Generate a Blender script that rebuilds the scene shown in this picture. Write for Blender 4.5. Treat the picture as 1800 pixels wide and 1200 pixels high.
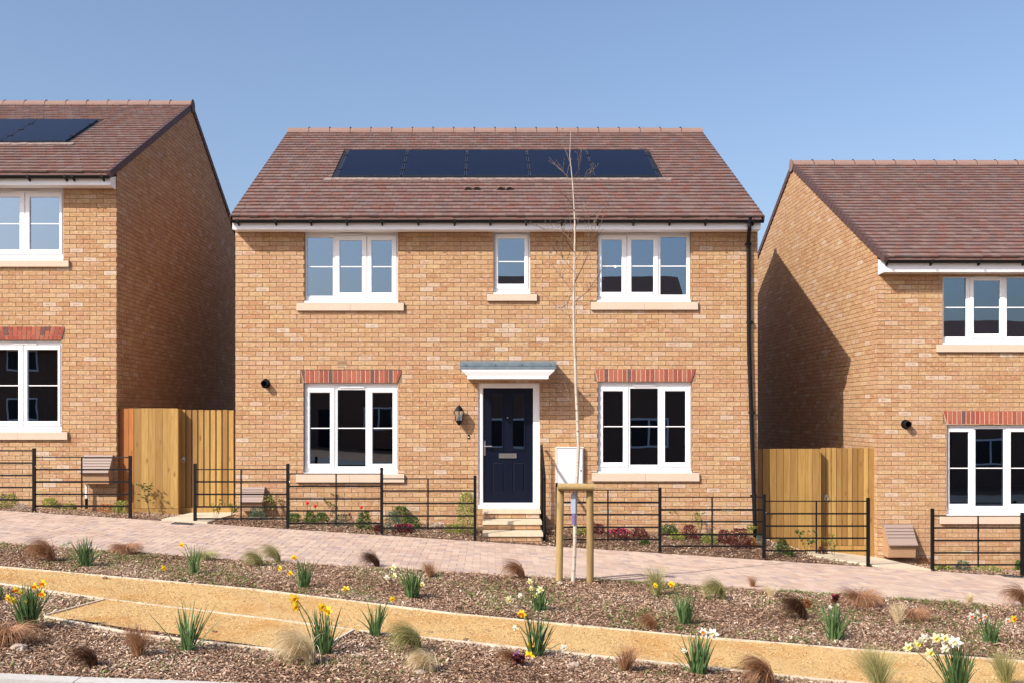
import bpy, math, random
import numpy as np
from mathutils import Vector, Matrix
R = random.Random(7)
NP = np.random.RandomState(11)
S = bpy.context.scene
C = bpy.context.collection
for o in list(bpy.data.objects): bpy.data.objects.remove(o)

# ---------------------------------------------------------------- camera, light
E = 1.6                      # eye height
FPX, CX, CY = 1780.0, 858.0, 728.0     # focal length and vanishing point in photo pixels
cd = bpy.data.cameras.new('camera'); cam = bpy.data.objects.new('camera', cd); C.objects.link(cam)
cam.location = (0, 0, E); cam.rotation_euler = (math.radians(90), 0, 0)
cd.sensor_width = 36; cd.lens = FPX/1800*36
cd.shift_x = (900-CX)/1800; cd.shift_y = (CY-600)/1800
cd.clip_start = 0.1; cd.clip_end = 2000
S.camera = cam
LDIR = Vector((1.13, 1.0, -1.22)).normalized()      # the way sunlight travels
ELEV = math.asin(-LDIR.z); AZ = math.atan2(-LDIR.x, -LDIR.y)
W = bpy.data.worlds.new('World'); S.world = W; W.use_nodes = True
nt = W.node_tree; nt.nodes.clear()
sky = nt.nodes.new('ShaderNodeTexSky'); sky.sky_type = 'NISHITA'; sky.sun_disc = False
sky.sun_elevation = ELEV; sky.sun_rotation = AZ % (2*math.pi)
sky.air_density = 1.1; sky.dust_density = 3.4; sky.ozone_density = 4.4; sky.altitude = 50
bg = nt.nodes.new('ShaderNodeBackground'); bg.inputs[1].default_value = 0.15
wo = nt.nodes.new('ShaderNodeOutputWorld')
tint = nt.nodes.new('ShaderNodeMix'); tint.data_type='RGBA'; tint.blend_type='MULTIPLY'; tint.inputs[0].default_value=1; tint.inputs[7].default_value=(1.07,.99,.965,1)
nt.links.new(sky.outputs[0], tint.inputs[6]); nt.links.new(tint.outputs[2], bg.inputs[0]); nt.links.new(bg.outputs[0], wo.inputs[0])
sd = bpy.data.lights.new('sun', 'SUN'); sun = bpy.data.objects.new('sun', sd); C.objects.link(sun)
sd.energy = 5.0; sd.angle = math.radians(0.5); sd.color = (1.0, 0.93, 0.83)
sun.rotation_euler = LDIR.to_track_quat('-Z', 'Y').to_euler(); sun.location = (-10, -10, 20)
S.view_settings.view_transform = 'Standard'; S.view_settings.look = 'None'
S.view_settings.gamma = 1; S.view_settings.use_curve_mapping = False
S.view_settings.exposure = 0.40
S.render.engine = 'CYCLES'

# ---------------------------------------------------------------- helpers
def X(px, Y): return (px-CX)*Y/FPX
def Z(py, Y): return E + (CY-py)*Y/FPX
ADJ = [(-9,-.07),(-6.2,-.08),(-4.6,-.07),(-4.1,0),(0,.10),(4.0,.24),(4.5,.2),(4.9,.08),(5.4,-.03),(6.5,-.06),(9,-.06)]
AX = [a for a, b in ADJ]; AB = [b for a, b in ADJ]
def H(x, y):
    xc = np.clip(x, -16, 16)
    t = np.clip((np.asarray(y)-15.45)/1.2, 0, 1)
    return -0.35 - .065*xc + t*np.interp(xc, AX, AB)
def hit(px, py):
    """where the line of sight through a photo pixel meets the ground"""
    y = 5.0
    while y < 18:
        x = X(px, y)
        if Z(py, y) <= float(H(x, y)): return x, y, float(H(x, y))
        y += .01
    return X(px, 15.4), 15.4, float(H(X(px, 15.4), 15.4))

class MB:
    def __init__(s): s.v=[]; s.f=[]; s.uv=[]; s.r=[]
    def face(s, pts, uv=None, r=0.5):
        n=len(s.v); s.v.extend([tuple(p) for p in pts]); s.f.append(tuple(range(n, n+len(pts))))
        s.uv.extend(uv if uv else [(0.5,0.5)]*len(pts)); s.r.append(r)
    def hexa(s, p, r=0.5):
        """p: 8 corners, bottom ring then top ring, counterclockwise from above"""
        q=[(3,2,1,0),(4,5,6,7),(0,1,5,4),(1,2,6,5),(2,3,7,6),(3,0,4,7)]
        for a in q: s.face([p[i] for i in a], None, r)
    def box(s, x0,x1,y0,y1,z0,z1, r=0.5):
        s.hexa([(x0,y0,z0),(x1,y0,z0),(x1,y1,z0),(x0,y1,z0),(x0,y0,z1),(x1,y0,z1),(x1,y1,z1),(x0,y1,z1)], r)
    def tube(s, pts, rad, n=6, r=0.5, cap=True):
        pts=[Vector(p) for p in pts]
        if not hasattr(rad,'__len__'): rad=[rad]*len(pts)
        rings=[]; up=None
        for i,p in enumerate(pts):
            d=(pts[min(i+1,len(pts)-1)]-pts[max(i-1,0)]).normalized()
            if up is None: up = Vector((0,0,1)) if abs(d.z)<.9 else Vector((0,1,0))
            a=d.cross(up).normalized(); b=a.cross(d).normalized(); up=b
            rings.append([p+(a*math.cos(t)+b*math.sin(t))*rad[i] for t in [2*math.pi*k/n for k in range(n)]])
        for i in range(len(rings)-1):
            for k in range(n):
                k2=(k+1)%n
                s.face([rings[i][k],rings[i+1][k],rings[i+1][k2],rings[i][k2]], None, r)
        if cap:
            s.face(rings[0], None, r); s.face(rings[-1][::-1], None, r)
    def prism(s, poly, axis, a, b, r=0.5):
        """extrude a 2-D outline along an axis: 'x' (y,z), 'y' (x,z), 'z' (x,y)"""
        def P(u,v,w):
            return {'x':(w,u,v),'y':(u,w,v),'z':(u,v,w)}[axis]
        A=[P(u,v,a) for u,v in poly]; B=[P(u,v,b) for u,v in poly]
        s.face(A,None,r); s.face(B[::-1],None,r)
        n=len(poly)
        for i in range(n):
            j=(i+1)%n; s.face([A[j],A[i],B[i],B[j]],None,r)
    def mesh(s, name):
        me=bpy.data.meshes.new(name); me.from_pydata(s.v,[],s.f)
        ul=me.uv_layers.new(name='UVMap'); ul.data.foreach_set('uv', np.array(s.uv,dtype=np.float32).ravel())
        at=me.attributes.new('rnd','FLOAT','FACE'); at.data.foreach_set('value', np.array(s.r,dtype=np.float32))
        return me
    def build(s, name, m, parent=None, smooth=False, loc=None):
        me=s.mesh(name)
        if smooth: me.shade_smooth()
        return put(name, me, m, parent, loc)
def put(name, me, m, parent=None, loc=None):
    if m and not me.materials: me.materials.append(m)
    o=bpy.data.objects.new(name, me); C.objects.link(o)
    if loc: o.location=loc
    if parent: o.parent=parent
    return o
def fixn(o):
    import bmesh
    bm=bmesh.new(); bm.from_mesh(o.data); bmesh.ops.remove_doubles(bm, verts=bm.verts, dist=1e-5)
    bmesh.ops.recalc_face_normals(bm, faces=bm.faces); bm.to_mesh(o.data); bm.free(); return o
def empty(name, loc=(0,0,0)):
    o=bpy.data.objects.new(name,None); C.objects.link(o); o.location=loc; o.empty_display_size=.2; return o
def tag(o, label=None, cat=None, group=None, kind=None):
    if label: o['label']=label
    if cat: o['category']=cat
    if group: o['group']=group
    if kind: o['kind']=kind
    return o
def bulk(name, V, F, m, rnd=None, parent=None, kind='stuff'):
    """numpy mesh: V (n,3), F (m,k)"""
    me=bpy.data.meshes.new(name); nV=len(V); nF,k=F.shape
    me.vertices.add(nV); me.vertices.foreach_set('co', np.asarray(V,dtype=np.float32).ravel())
    me.loops.add(nF*k); me.loops.foreach_set('vertex_index', F.astype(np.int32).ravel())
    me.polygons.add(nF); me.polygons.foreach_set('loop_start', np.arange(0,nF*k,k,dtype=np.int32))
    me.update(calc_edges=True)
    if rnd is not None:
        at=me.attributes.new('rnd','FLOAT','FACE'); at.data.foreach_set('value', rnd.astype(np.float32))
    o=put(name, me, m, parent)
    if kind: o['kind']=kind
    return o

# ---------------------------------------------------------------- materials
def mat(name, col=(.5,.5,.5), rough=.6, metal=0, spec=.5):
    m=bpy.data.materials.new(name); m.use_nodes=True
    b=m.node_tree.nodes['Principled BSDF']; b.inputs['Base Color'].default_value=(*col,1)
    b.inputs['Roughness'].default_value=rough; b.inputs['Metallic'].default_value=metal
    b.inputs['Specular IOR Level'].default_value=spec
    return m
class NT:
    def __init__(s,m): s.t=m.node_tree; s.b=s.t.nodes['Principled BSDF']
    def n(s,t,**k):
        a=s.t.nodes.new(t)
        for q,v in k.items():
            if q.startswith('i_'): a.inputs[q[2:].replace('_',' ')].default_value=v
            else: setattr(a,q,v)
        return a
    def l(s,a,b): s.t.links.new(a,b)
    def pos(s): return s.n('ShaderNodeNewGeometry').outputs['Position']
    def attr(s,nm='rnd'): return s.n('ShaderNodeAttribute',attribute_name=nm).outputs['Fac']
    def noise(s,vec,scale,detail=3,rough=.5,stretch=None):
        if stretch:
            mp=s.n('ShaderNodeMapping'); mp.inputs['Scale'].default_value=stretch; s.l(vec,mp.inputs[0]); vec=mp.outputs[0]
        a=s.n('ShaderNodeTexNoise'); a.inputs['Scale'].default_value=scale; a.inputs['Detail'].default_value=detail
        a.inputs['Roughness'].default_value=rough; s.l(vec,a.inputs['Vector']); return a.outputs['Fac']
    def ramp(s,fac,stops,interp='LINEAR'):
        a=s.n('ShaderNodeValToRGB'); e=a.color_ramp.elements; a.color_ramp.interpolation=interp
        while len(e)<len(stops): e.new(.5)
        for i,(p,c) in enumerate(stops):
            e[i].position=p; e[i].color=(*c,1) if hasattr(c,'__len__') else (c,c,c,1)
        s.l(fac,a.inputs[0]); return a.outputs[0]
    def mix(s,f,a,b,mode='MIX'):
        m=s.n('ShaderNodeMix',data_type='RGBA',blend_type=mode)
        for q,v in ((m.inputs[0],f),(m.inputs[6],a),(m.inputs[7],b)):
            if isinstance(v,(int,float)): q.default_value=v
            elif isinstance(v,tuple): q.default_value=(*v,1)
            else: s.l(v,q)
        return m.outputs[2]
    def math(s,op,a,b=0.0):
        m=s.n('ShaderNodeMath',operation=op)
        for q,v in ((m.inputs[0],a),(m.inputs[1],b)):
            if isinstance(v,(int,float)): q.default_value=v
            else: s.l(v,q)
        return m.outputs[0]
    def bump(s,h,dist=.01,strength=.5):
        a=s.n('ShaderNodeBump'); a.inputs['Distance'].default_value=dist; a.inputs['Strength'].default_value=strength
        s.l(h,a.inputs['Height']); s.l(a.outputs[0],s.b.inputs['Normal'])
    def col(s,c): s.l(c,s.b.inputs['Base Color'])

def brick_material(name, stops, mott=(.36,.19,.10), pale=1.0):
    m=mat(name, rough=.88, spec=.25); t=NT(m); p=t.pos(); r=t.attr()
    base=t.ramp(r,stops,'CONSTANT')
    # fired face: redder, darker blotch in the middle of many bricks
    uv=t.n('ShaderNodeUVMap').outputs[0]
    sx=t.n('ShaderNodeSeparateXYZ'); t.l(uv,sx.inputs[0])
    du=t.math('ABSOLUTE',t.math('SUBTRACT',sx.outputs[0],.5)); dv=t.math('ABSOLUTE',t.math('SUBTRACT',sx.outputs[1],.45))
    d=t.math('MAXIMUM',du,dv)
    n1=t.noise(p,16,3,.6,(1,1,2.0))
    mm=t.math('SUBTRACT',t.math('ADD',n1,t.math('MULTIPLY',t.math('FRACT',t.math('MULTIPLY',r,37.0)),.30)),t.math('MULTIPLY',d,.75))
    mask=t.ramp(mm,[(.38,0.0),(.62,1.0)])
    c=t.mix(t.math('MULTIPLY',mask,.62),base,mott)
    n2=t.noise(p,70,4,.65)
    c=t.mix(.65,c,t.ramp(n2,[(.3,(.34,.34,.35)),(.7,(.66,.65,.64))]),'OVERLAY')
    n7=t.noise(p,19,2,.5,(.8,.8,1.6)); c=t.mix(t.math('MULTIPLY',t.ramp(n7,[(.54,0.0),(.68,1.0)]),.45*pale),c,(.56,.45,.34))
    n8=t.noise(p,14,2,.5,(.7,.7,2.2)); c=t.mix(t.math('MULTIPLY',t.ramp(n8,[(.58,0.0),(.70,1.0)]),.35*pale),c,(.46,.36,.15))
    big=t.noise(p,1.3,2)
    c=t.mix(t.math('MULTIPLY',t.ramp(big,[(.4,0.0),(.65,1.0)]),.22*pale),c,(.43,.27,.19))
    t.col(c); t.bump(n2,.003,.5)
    return m
BUFF=[(0,(.410,.250,.128)),(.16,(.440,.280,.145)),(.34,(.415,.248,.132)),(.50,(.380,.222,.115)),(.62,(.455,.302,.162)),
      (.74,(.385,.208,.108)),(.84,(.435,.272,.162)),(.92,(.460,.318,.215)),(.975,(.49,.385,.295))]
M={}
M['brick']=brick_material('buff_brick',BUFF,(.33,.165,.08))
M['redbrick']=brick_material('red_brick',[(0,(.28,.070,.045)),(.2,(.33,.09,.055)),(.4,(.25,.065,.045)),(.55,(.32,.11,.07)),(.7,(.14,.06,.05)),(.8,(.34,.105,.06)),(.93,(.12,.065,.06))],(.24,.055,.045),.12)
M['mortar']=mat('mortar',(.22,.15,.09),.95,0,.2)
t=NT(M['mortar']); n=t.noise(t.pos(),30,3); t.col(t.ramp(n,[(.3,(.17,.115,.07)),(.7,(.27,.19,.12))])); t.bump(n,.003,.4)
M['palemortar']=mat('pale_mortar',(.62,.50,.38),.95,0,.2)
def stone(name,a,b,scale=25,bmp=.002,rough=.85):
    m=mat(name,a,rough,0,.3); t=NT(m); p=t.pos(); n=t.noise(p,scale,5,.7); n2=t.noise(p,2.5,3)
    t.col(t.mix(t.ramp(n2,[(.35,0.0),(.65,.5)]),t.ramp(n,[(.3,a),(.7,b)]),a)); t.bump(n,bmp,.5); return m
M['sill']=stone('sandstone_sill',(.52,.405,.315),(.60,.48,.38))
M['step']=stone('stone_step',(.46,.39,.28),(.60,.51,.38),14,.004)
M['slab']=stone('concrete_slab',(.50,.43,.32),(.62,.54,.41),9,.004)
M['kerb']=stone('concrete_kerb',(.42,.41,.38),(.55,.53,.50),30,.003)
M['asphalt']=stone('asphalt',(.045,.045,.048),(.065,.065,.068),120,.004)
M['pvc']=mat('white_plastic',(.86,.86,.87),.28,0,.5)
M['fascia']=mat('fascia_board',(.88,.88,.90),.35)
M['black']=mat('black_paint',(.006,.006,.007),.5,0,.18)
M['gutter']=mat('black_gutter',(.006,.006,.008),.45,0,.2)
t=NT(M['black']); t.bump(t.noise(t.pos(),120,3),.002,.3)
M['navy']=mat('navy_door',(.002,.0045,.015),.35,0,.25); t=NT(M['navy']); t.bump(t.noise(t.pos(),60,3,.6,(3,3,.4)),.0015,.4)
M['chrome']=mat('brushed_steel',(.62,.62,.62),.28,1)
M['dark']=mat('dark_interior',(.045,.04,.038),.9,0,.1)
M['lead']=mat('grey_canopy',(.115,.155,.185),.45); t=NT(M['lead']); n=t.noise(t.pos(),12,4); t.col(t.ramp(n,[(.3,(.10,.14,.17)),(.7,(.15,.19,.22))]))
M['tray']=mat('black_tray',(.008,.008,.010),.5)
M['flash']=mat('lead_flashing',(.50,.38,.33),.6); t=NT(M['flash']); n=t.noise(t.pos(),14,4); t.col(t.ramp(n,[(.35,(.17,.115,.10)),(.6,(.27,.21,.18))]))
M['ptile']=mat('meter_box',(.27,.20,.17),.6); t=NT(M['ptile']); t.bump(t.noise(t.pos(),40,2),.002,.3)
M['slot']=mat('vent_slot',(.12,.085,.05),.8); M['terracotta']=mat('clay_vent',(.55,.47,.34),.8)
# roof tiles
m=mat('concrete_tile',rough=.82,spec=.3); t=NT(m); p=t.pos(); r=t.attr()
base=t.ramp(r,[(0,(0.143,0.088,0.077)),(.18,(0.164,0.105,0.092)),(.36,(0.151,0.084,0.072)),(.52,(0.133,0.084,0.079)),(.68,(0.172,0.113,0.101)),(.82,(0.160,0.080,0.064)),(.93,(0.147,0.102,0.099))],'CONSTANT')
n=t.noise(p,9,1,.5,(1,1.3,1.3)); c=t.mix(t.math('MULTIPLY',t.ramp(n,[(.56,0.0),(.64,1.0)]),.30),base,(.26,.085,.060))
n3=t.noise(p,7.1,1,.5,(1,1.2,1.2)); c=t.mix(t.math('MULTIPLY',t.ramp(n3,[(.56,0.0),(.70,1.0)]),.45),c,(.17,.145,.12))
n2=t.noise(p,90,3,.7); c=t.mix(.5,c,t.ramp(n2,[(.3,(.38,.38,.38)),(.7,(.62,.62,.62))]),'OVERLAY'); t.col(c); t.bump(n2,.003,.5)
M['tile']=m
M['verge']=mat('verge_tile',(.085,.045,.042),.7); M['ridge']=stone('ridge_tile',(.20,.125,.105),(.26,.17,.14),40)
# pavers
m=mat('paver',rough=.9,spec=.25); t=NT(m); p=t.pos(); r=t.attr()
base=t.ramp(r,[(0,(.42,.315,.255)),(.18,(.47,.355,.29)),(.36,(.43,.32,.25)),(.52,(.385,.295,.255)),(.66,(.49,.38,.30)),(.8,(.40,.285,.225)),(.92,(.34,.265,.24))],'CONSTANT')
n2=t.noise(p,110,4,.7); n=t.noise(p,1.6,3)
c=t.mix(.5,base,t.ramp(n2,[(.3,(.38,.38,.38)),(.7,(.62,.62,.62))]),'OVERLAY'); c=t.mix(t.math('MULTIPLY',t.ramp(n,[(.45,0.0),(.7,1.0)]),.35),c,(.54,.43,.34)); t.col(c); t.bump(n2,.003,.5)
M['paver']=m
M['sand']=stone('joint_sand',(.36,.275,.22),(.44,.35,.285),60)
# golden gravel
m=mat('hoggin',rough=.95,spec=.2); t=NT(m); p=t.pos(); n=t.noise(p,70,5,.8); n2=t.noise(p,1.6,5,.65); n4=t.noise(p,26,4,.7)
c=t.ramp(n,[(.3,(.33,.20,.08)),(.5,(.55,.37,.16)),(.7,(.72,.53,.28))])
c=t.mix(t.ramp(n2,[(.50,0.0),(.64,.7)]),c,(.46,.235,.07)); c=t.mix(t.ramp(n4,[(.60,0.0),(.72,.6)]),c,(.34,.20,.09)); t.col(c); t.bump(t.mix(.5,n,n4),.012,.8)
M['gravel']=m
m=mat('gravel_stone',rough=.9,spec=.2); t=NT(m); t.col(t.ramp(t.attr(),[(0,(.44,.25,.085)),(.25,(.56,.36,.15)),(.5,(.68,.50,.27)),(.80,(.38,.22,.09)),(.95,(.20,.11,.05))])); M['pebble']=m; M['palestone']=mat('pale_stone',(.33,.27,.22),.9,0,.2); M['clod']=mat('earth_clod',(.16,.09,.05),.9,0,.2)
# mulch
m=mat('soil',rough=.95,spec=.15); t=NT(m); p=t.pos(); n=t.noise(p,60,5,.75); n2=t.noise(p,1.5,3); n5=t.noise(p,6,3)
c=t.ramp(n,[(.3,(.06,.033,.021)),(.5,(.18,.11,.073)),(.72,(.36,.24,.17))])
c=t.mix(t.ramp(n2,[(.5,0.0),(.7,.25)]),c,(.07,.085,.03)); t.col(c); t.bump(n,.03,1); M['soil']=m
m=mat('bark_chip',rough=.9,spec=.2); t=NT(m)
c=t.ramp(t.attr(),[(0,(.06,.030,.018)),(.14,(.15,.076,.045)),(.32,(.27,.152,.095)),(.54,(.39,.25,.165)),(.76,(.50,.355,.245)),(.93,(.62,.48,.36)),(1,(.70,.60,.49))])
t.col(c); M['chip']=m
m=mat('edging_timber',(.55,.44,.33),.85); t=NT(m); n=t.noise(t.pos(),9,4,.6,(1,1,3)); t.col(t.ramp(n,[(.3,(.46,.37,.27)),(.7,(.66,.57,.46))])); t.bump(n,.003,.4); M['edging']=m
# timber fence
def timber(name,a,b,c2):
    m=mat(name,a,.7,0,.3); t=NT(m); p=t.pos(); r=t.attr()
    off=t.n('ShaderNodeCombineXYZ'); t.l(t.math('MULTIPLY',r,13.0),off.inputs[0]); t.l(t.math('MULTIPLY',r,7.0),off.inputs[2])
    v=t.n('ShaderNodeVectorMath',operation='ADD'); t.l(p,v.inputs[0]); t.l(off.outputs[0],v.inputs[1]); v=v.outputs[0]
    n=t.noise(v,6,4,.6,(5,5,.35)); col=t.ramp(n,[(.3,a),(.7,b)])
    g=t.noise(v,30,3,.6,(6,6,.2)); col=t.mix(t.ramp(g,[(.5,0.0),(.8,.35)]),col,c2)
    vo=t.n('ShaderNodeTexVoronoi'); mp=t.n('ShaderNodeMapping'); mp.inputs['Scale'].default_value=(7,7,2.6); t.l(v,mp.inputs[0]); t.l(mp.outputs[0],vo.inputs['Vector']); vo.inputs['Scale'].default_value=1.0
    col=t.mix(t.ramp(vo.outputs['Distance'],[(.05,.85),(.17,0.0)]),col,c2)
    col=t.mix(t.math('MULTIPLY',t.math('FRACT',t.math('MULTIPLY',r,91.0)),.75),col,c2)
    t.col(col); t.bump(g,.002,.4); return m
M['timber']=timber('treated_timber',(.33,.185,.05),(.46,.30,.10),(.17,.078,.02))
M['orange']=timber('stained_timber',(.36,.12,.03),(.46,.19,.055),(.22,.075,.02))
M['stake']=timber('round_stake',(.30,.20,.075),(.46,.33,.15),(.16,.10,.04))
m=mat('birch_bark',(.62,.55,.47),.8); t=NT(m); p=t.pos(); n=t.noise(p,26,3,.6,(.3,.3,1.2)); t.col(t.mix(t.ramp(n,[(.60,0.0),(.68,1.0)]),t.ramp(t.noise(p,9,3),[(.3,(.38,.31,.25)),(.7,(.50,.44,.37))]),(.10,.06,.045))); M['birch']=m
M['twig']=mat('twig',(.13,.085,.06),.8)
def leafmat(name,a,b,tr=.35,rough=.5):
    m=bpy.data.materials.new(name); m.use_nodes=True; t=NT(m); t.b.inputs['Roughness'].default_value=rough; t.b.inputs['Specular IOR Level'].default_value=.35
    c=t.ramp(t.attr(),[(0,a),(1,b)]); t.col(c)
    tl=t.n('ShaderNodeBsdfTranslucent'); t.l(c,tl.inputs[0]); mx=t.n('ShaderNodeMixShader'); mx.inputs[0].default_value=tr
    out=[q for q in t.t.nodes if q.type=='OUTPUT_MATERIAL'][0]
    t.l(t.b.outputs[0],mx.inputs[1]); t.l(tl.outputs[0],mx.inputs[2]); t.l(mx.outputs[0],out.inputs[0]); return m
M['daffleaf']=leafmat('daffodil_leaf',(.035,.082,.030),(.14,.225,.08),.25,.38)
M['stem']=leafmat('stem',(.10,.17,.05),(.14,.22,.07))
M['brownsedge']=leafmat('brown_sedge',(.22,.10,.05),(.55,.32,.18),.3,.7)
M['darksedge']=leafmat('dark_sedge',(.07,.032,.02),(.20,.10,.06),.3,.7)
M['blond']=leafmat('blond_grass',(.58,.46,.26),(.88,.78,.56),.4,.7)
M['greengrass']=leafmat('green_grass',(.20,.22,.07),(.62,.56,.28),.4,.7)
M['weed']=leafmat('weed_leaf',(.07,.12,.02),(.26,.30,.09))
M['green']=leafmat('green_leaf',(.035,.09,.02),(.13,.22,.05))
M['blue']=leafmat('bluegreen_leaf',(.06,.11,.08),(.17,.24,.16))
M['lime']=leafmat('lime_leaf',(.12,.19,.02),(.36,.42,.08))
M['gold']=leafmat('variegated_leaf',(.13,.18,.03),(.52,.52,.16))
M['wine']=leafmat('wine_leaf',(.06,.015,.018),(.22,.05,.045))
M['rust']=leafmat('rust_leaf',(.24,.08,.02),(.50,.20,.06))
def petal(name,a,b): return leafmat(name,a,b,.35,.6)
M['yellow']=petal('yellow_petal',(.80,.52,.01),(.90,.70,.04)); M['deepyellow']=petal('deep_yellow_petal',(.80,.42,.01),(.86,.55,.02))
M['orangep']=petal('orange_cup',(.80,.20,.01),(.85,.30,.02)); M['cream']=petal('cream_petal',(.80,.76,.45),(.85,.83,.62))
M['whitep']=petal('white_petal',(.80,.80,.72),(.86,.86,.80)); M['paleyellow']=petal('pale_yellow_cup',(.80,.70,.10),(.85,.78,.22))
M['magenta']=petal('magenta_flower',(.45,.02,.10),(.75,.09,.28)); M['redp']=petal('red_flower',(.60,.03,.02),(.75,.08,.05))
M['purple']=petal('purple_flower',(.22,.10,.42),(.42,.25,.62)); M['pinkwhite']=petal('pink_white_flower',(.62,.40,.42),(.78,.65,.63))
# glass
def glassmat(name, refl, trans):
    m=bpy.data.materials.new(name); m.use_nodes=True; q=m.node_tree; q.nodes.clear()
    g=q.nodes.new('ShaderNodeBsdfGlossy'); g.inputs['Roughness'].default_value=.004; g.inputs[0].default_value=(.62,.80,1,1)
    tr=q.nodes.new('ShaderNodeBsdfTransparent'); tr.inputs[0].default_value=(trans,trans,trans,1)
    lw=q.nodes.new('ShaderNodeLayerWeight'); lw.inputs[0].default_value=.35
    mr=q.nodes.new('ShaderNodeMapRange'); mr.inputs['To Min'].default_value=refl; mr.inputs['To Max'].default_value=1.0; q.links.new(lw.outputs['Fresnel'],mr.inputs[0])
    tc=q.nodes.new('ShaderNodeNewGeometry'); no=q.nodes.new('ShaderNodeTexNoise'); no.inputs['Scale'].default_value=1.1
    q.links.new(tc.outputs['Position'],no.inputs['Vector']); bp=q.nodes.new('ShaderNodeBump'); bp.inputs['Distance'].default_value=.006; bp.inputs['Strength'].default_value=.13
    q.links.new(no.outputs[0],bp.inputs['Height']); q.links.new(bp.outputs[0],g.inputs['Normal'])
    mx=q.nodes.new('ShaderNodeMixShader'); q.links.new(mr.outputs[0],mx.inputs[0]); q.links.new(tr.outputs[0],mx.inputs[1]); q.links.new(g.outputs[0],mx.inputs[2])
    out=q.nodes.new('ShaderNodeOutputMaterial'); q.links.new(mx.outputs[0],out.inputs[0]); return m
M['glass']=glassmat('window_glass',.29,.45)
M['clear']=glassmat('lantern_glass',.08,.9)
m=mat('solar_glass',(.006,.010,.030),.10,0,.07); t=NT(m); p=t.pos()
w=t.n('ShaderNodeTexWave',wave_type='BANDS',bands_direction='X'); w.inputs['Scale'].default_value=9.0; t.l(p,w.inputs[0]); t.col(t.ramp(w.outputs['Fac'],[(0,(.004,.006,.018)),(.9,(.004,.006,.018)),(1,(.009,.013,.030))])); M['solar']=m
M['panelframe']=mat('panel_frame',(.10,.13,.17),.35,.6)

# ---------------------------------------------------------------- the ground
def sheet(name, xs, lo, hi, ny, zf, m, kind='structure', parent=None):
    xs=np.array(xs); V=[]; nx=len(xs)
    for x in xs:
        a,b=lo(x),hi(x)
        ys=np.linspace(a,b,ny)
        for y in ys: V.append((x,y,zf(x,y)))
    F=[]
    for i in range(nx-1):
        for j in range(ny-1):
            a=i*ny+j; F.append((a,a+ny,a+ny+1,a+1))
    return bulk(name,np.array(V),np.array(F),m,np.full(len(F),.5),parent,kind)
def path_top(x): return float(np.interp(x,[-5.2,-2.4,-.3,1.8,3.4,5],[10.69,10.35,9.76,9.44,9.32,9.28]))
def path_low(x): return float(np.interp(x,[-4.7,-3.5,-2.05,-1.17,-.1,1.0,1.6,2.5,5],[9.73,9.36,8.96,8.73,8.52,8.32,8.22,8.05,7.75]))
def pav_front(x): return float(np.interp(x,[-6,-3,0,2,6],[12.25,12.15,12.35,12.52,12.5]))
PB=15.42
def kerb_y(x): return float(np.interp(x,[-3.3,-1.6,2],[6.66,6.84,7.05]))
def und(x,y): return .018*math.sin(x*2.1+y*1.3)+.014*math.sin(x*4.7-y*3.1+1)+.008*math.sin(x*9+y*8)
big=[-300,-100,-40,-16]+[i*1.0 for i in range(-15,16)]+[16,40,100,300]
sheet('ground',big,lambda x:-300,lambda x:500,120,lambda x,y: float(H(x,y))-.30,M['soil'])
mid=[i*.25 for i in range(-56,57)]
sheet('road',[i*1.0 for i in range(-30,31)],lambda x:-5.0,lambda x:kerb_y(x)-.12,6,lambda x,y: float(H(x,y))-.10,M['asphalt'])
k=MB()
for i in range(-20,20):
    x0,x1=i*.9+.004,i*.9+.896
    for q in (0,):
        a0,a1=kerb_y(x0),kerb_y(x1); z0,z1=float(H(x0,7)),float(H(x1,7))
        k.hexa([(x0,a0-.13,z0-.25),(x1,a1-.13,z1-.25),(x1,a1,z1-.25),(x0,a0,z0-.25),(x0,a0-.13,z0+.035),(x1,a1-.13,z1+.035),(x1,a1,z1+.035),(x0,a0,z0+.035)])
tag(k.build('kerb',M['kerb']),kind='structure')
sheet('lower_bed',mid,lambda x:kerb_y(x),lambda x:path_low(x)-.01,14,lambda x,y: float(H(x,y))+und(x,y)*.25-.012,M['soil'])
sheet('upper_bed',mid,lambda x:path_top(x)+.01,lambda x:pav_front(x)-.005,20,lambda x,y: float(H(x,y))+und(x,y)*.25-.012,M['soil'])
sheet('gravel_path',mid,lambda x:path_low(x),lambda x:path_top(x),16,lambda x,y: float(H(x,y))+.004+.006*math.sin(x*5+y*4),M['gravel'])
sheet('house_bed',mid,lambda x:PB,lambda x:26.5,46,lambda x,y: float(H(x,y))+-.012,M['soil'])
# spur of gravel off the path
P0=hit(185,1057)[:2]; P1=hit(78,1086)[:2]; P2=hit(548,1153)[:2]; P3=hit(622,1111)[:2]
def lerp(a,b,t): return (a[0]+(b[0]-a[0])*t,a[1]+(b[1]-a[1])*t)
V=[];F=[];n=14
for i in range(n+1):
    for j in range(n+1):
        q=lerp(lerp(P0,P3,i/n),lerp(P1,P2,i/n),j/n); V.append((q[0],q[1],float(H(*q))+.022+.004*math.sin(q[0]*9)))
for i in range(n):
    for j in range(n): a=i*(n+1)+j; F.append((a,a+1,a+n+2,a+n+1))
bulk('gravel_spur',np.array(V),np.array(F),M['gravel'],np.full(len(F),.5),None,'structure')
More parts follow.
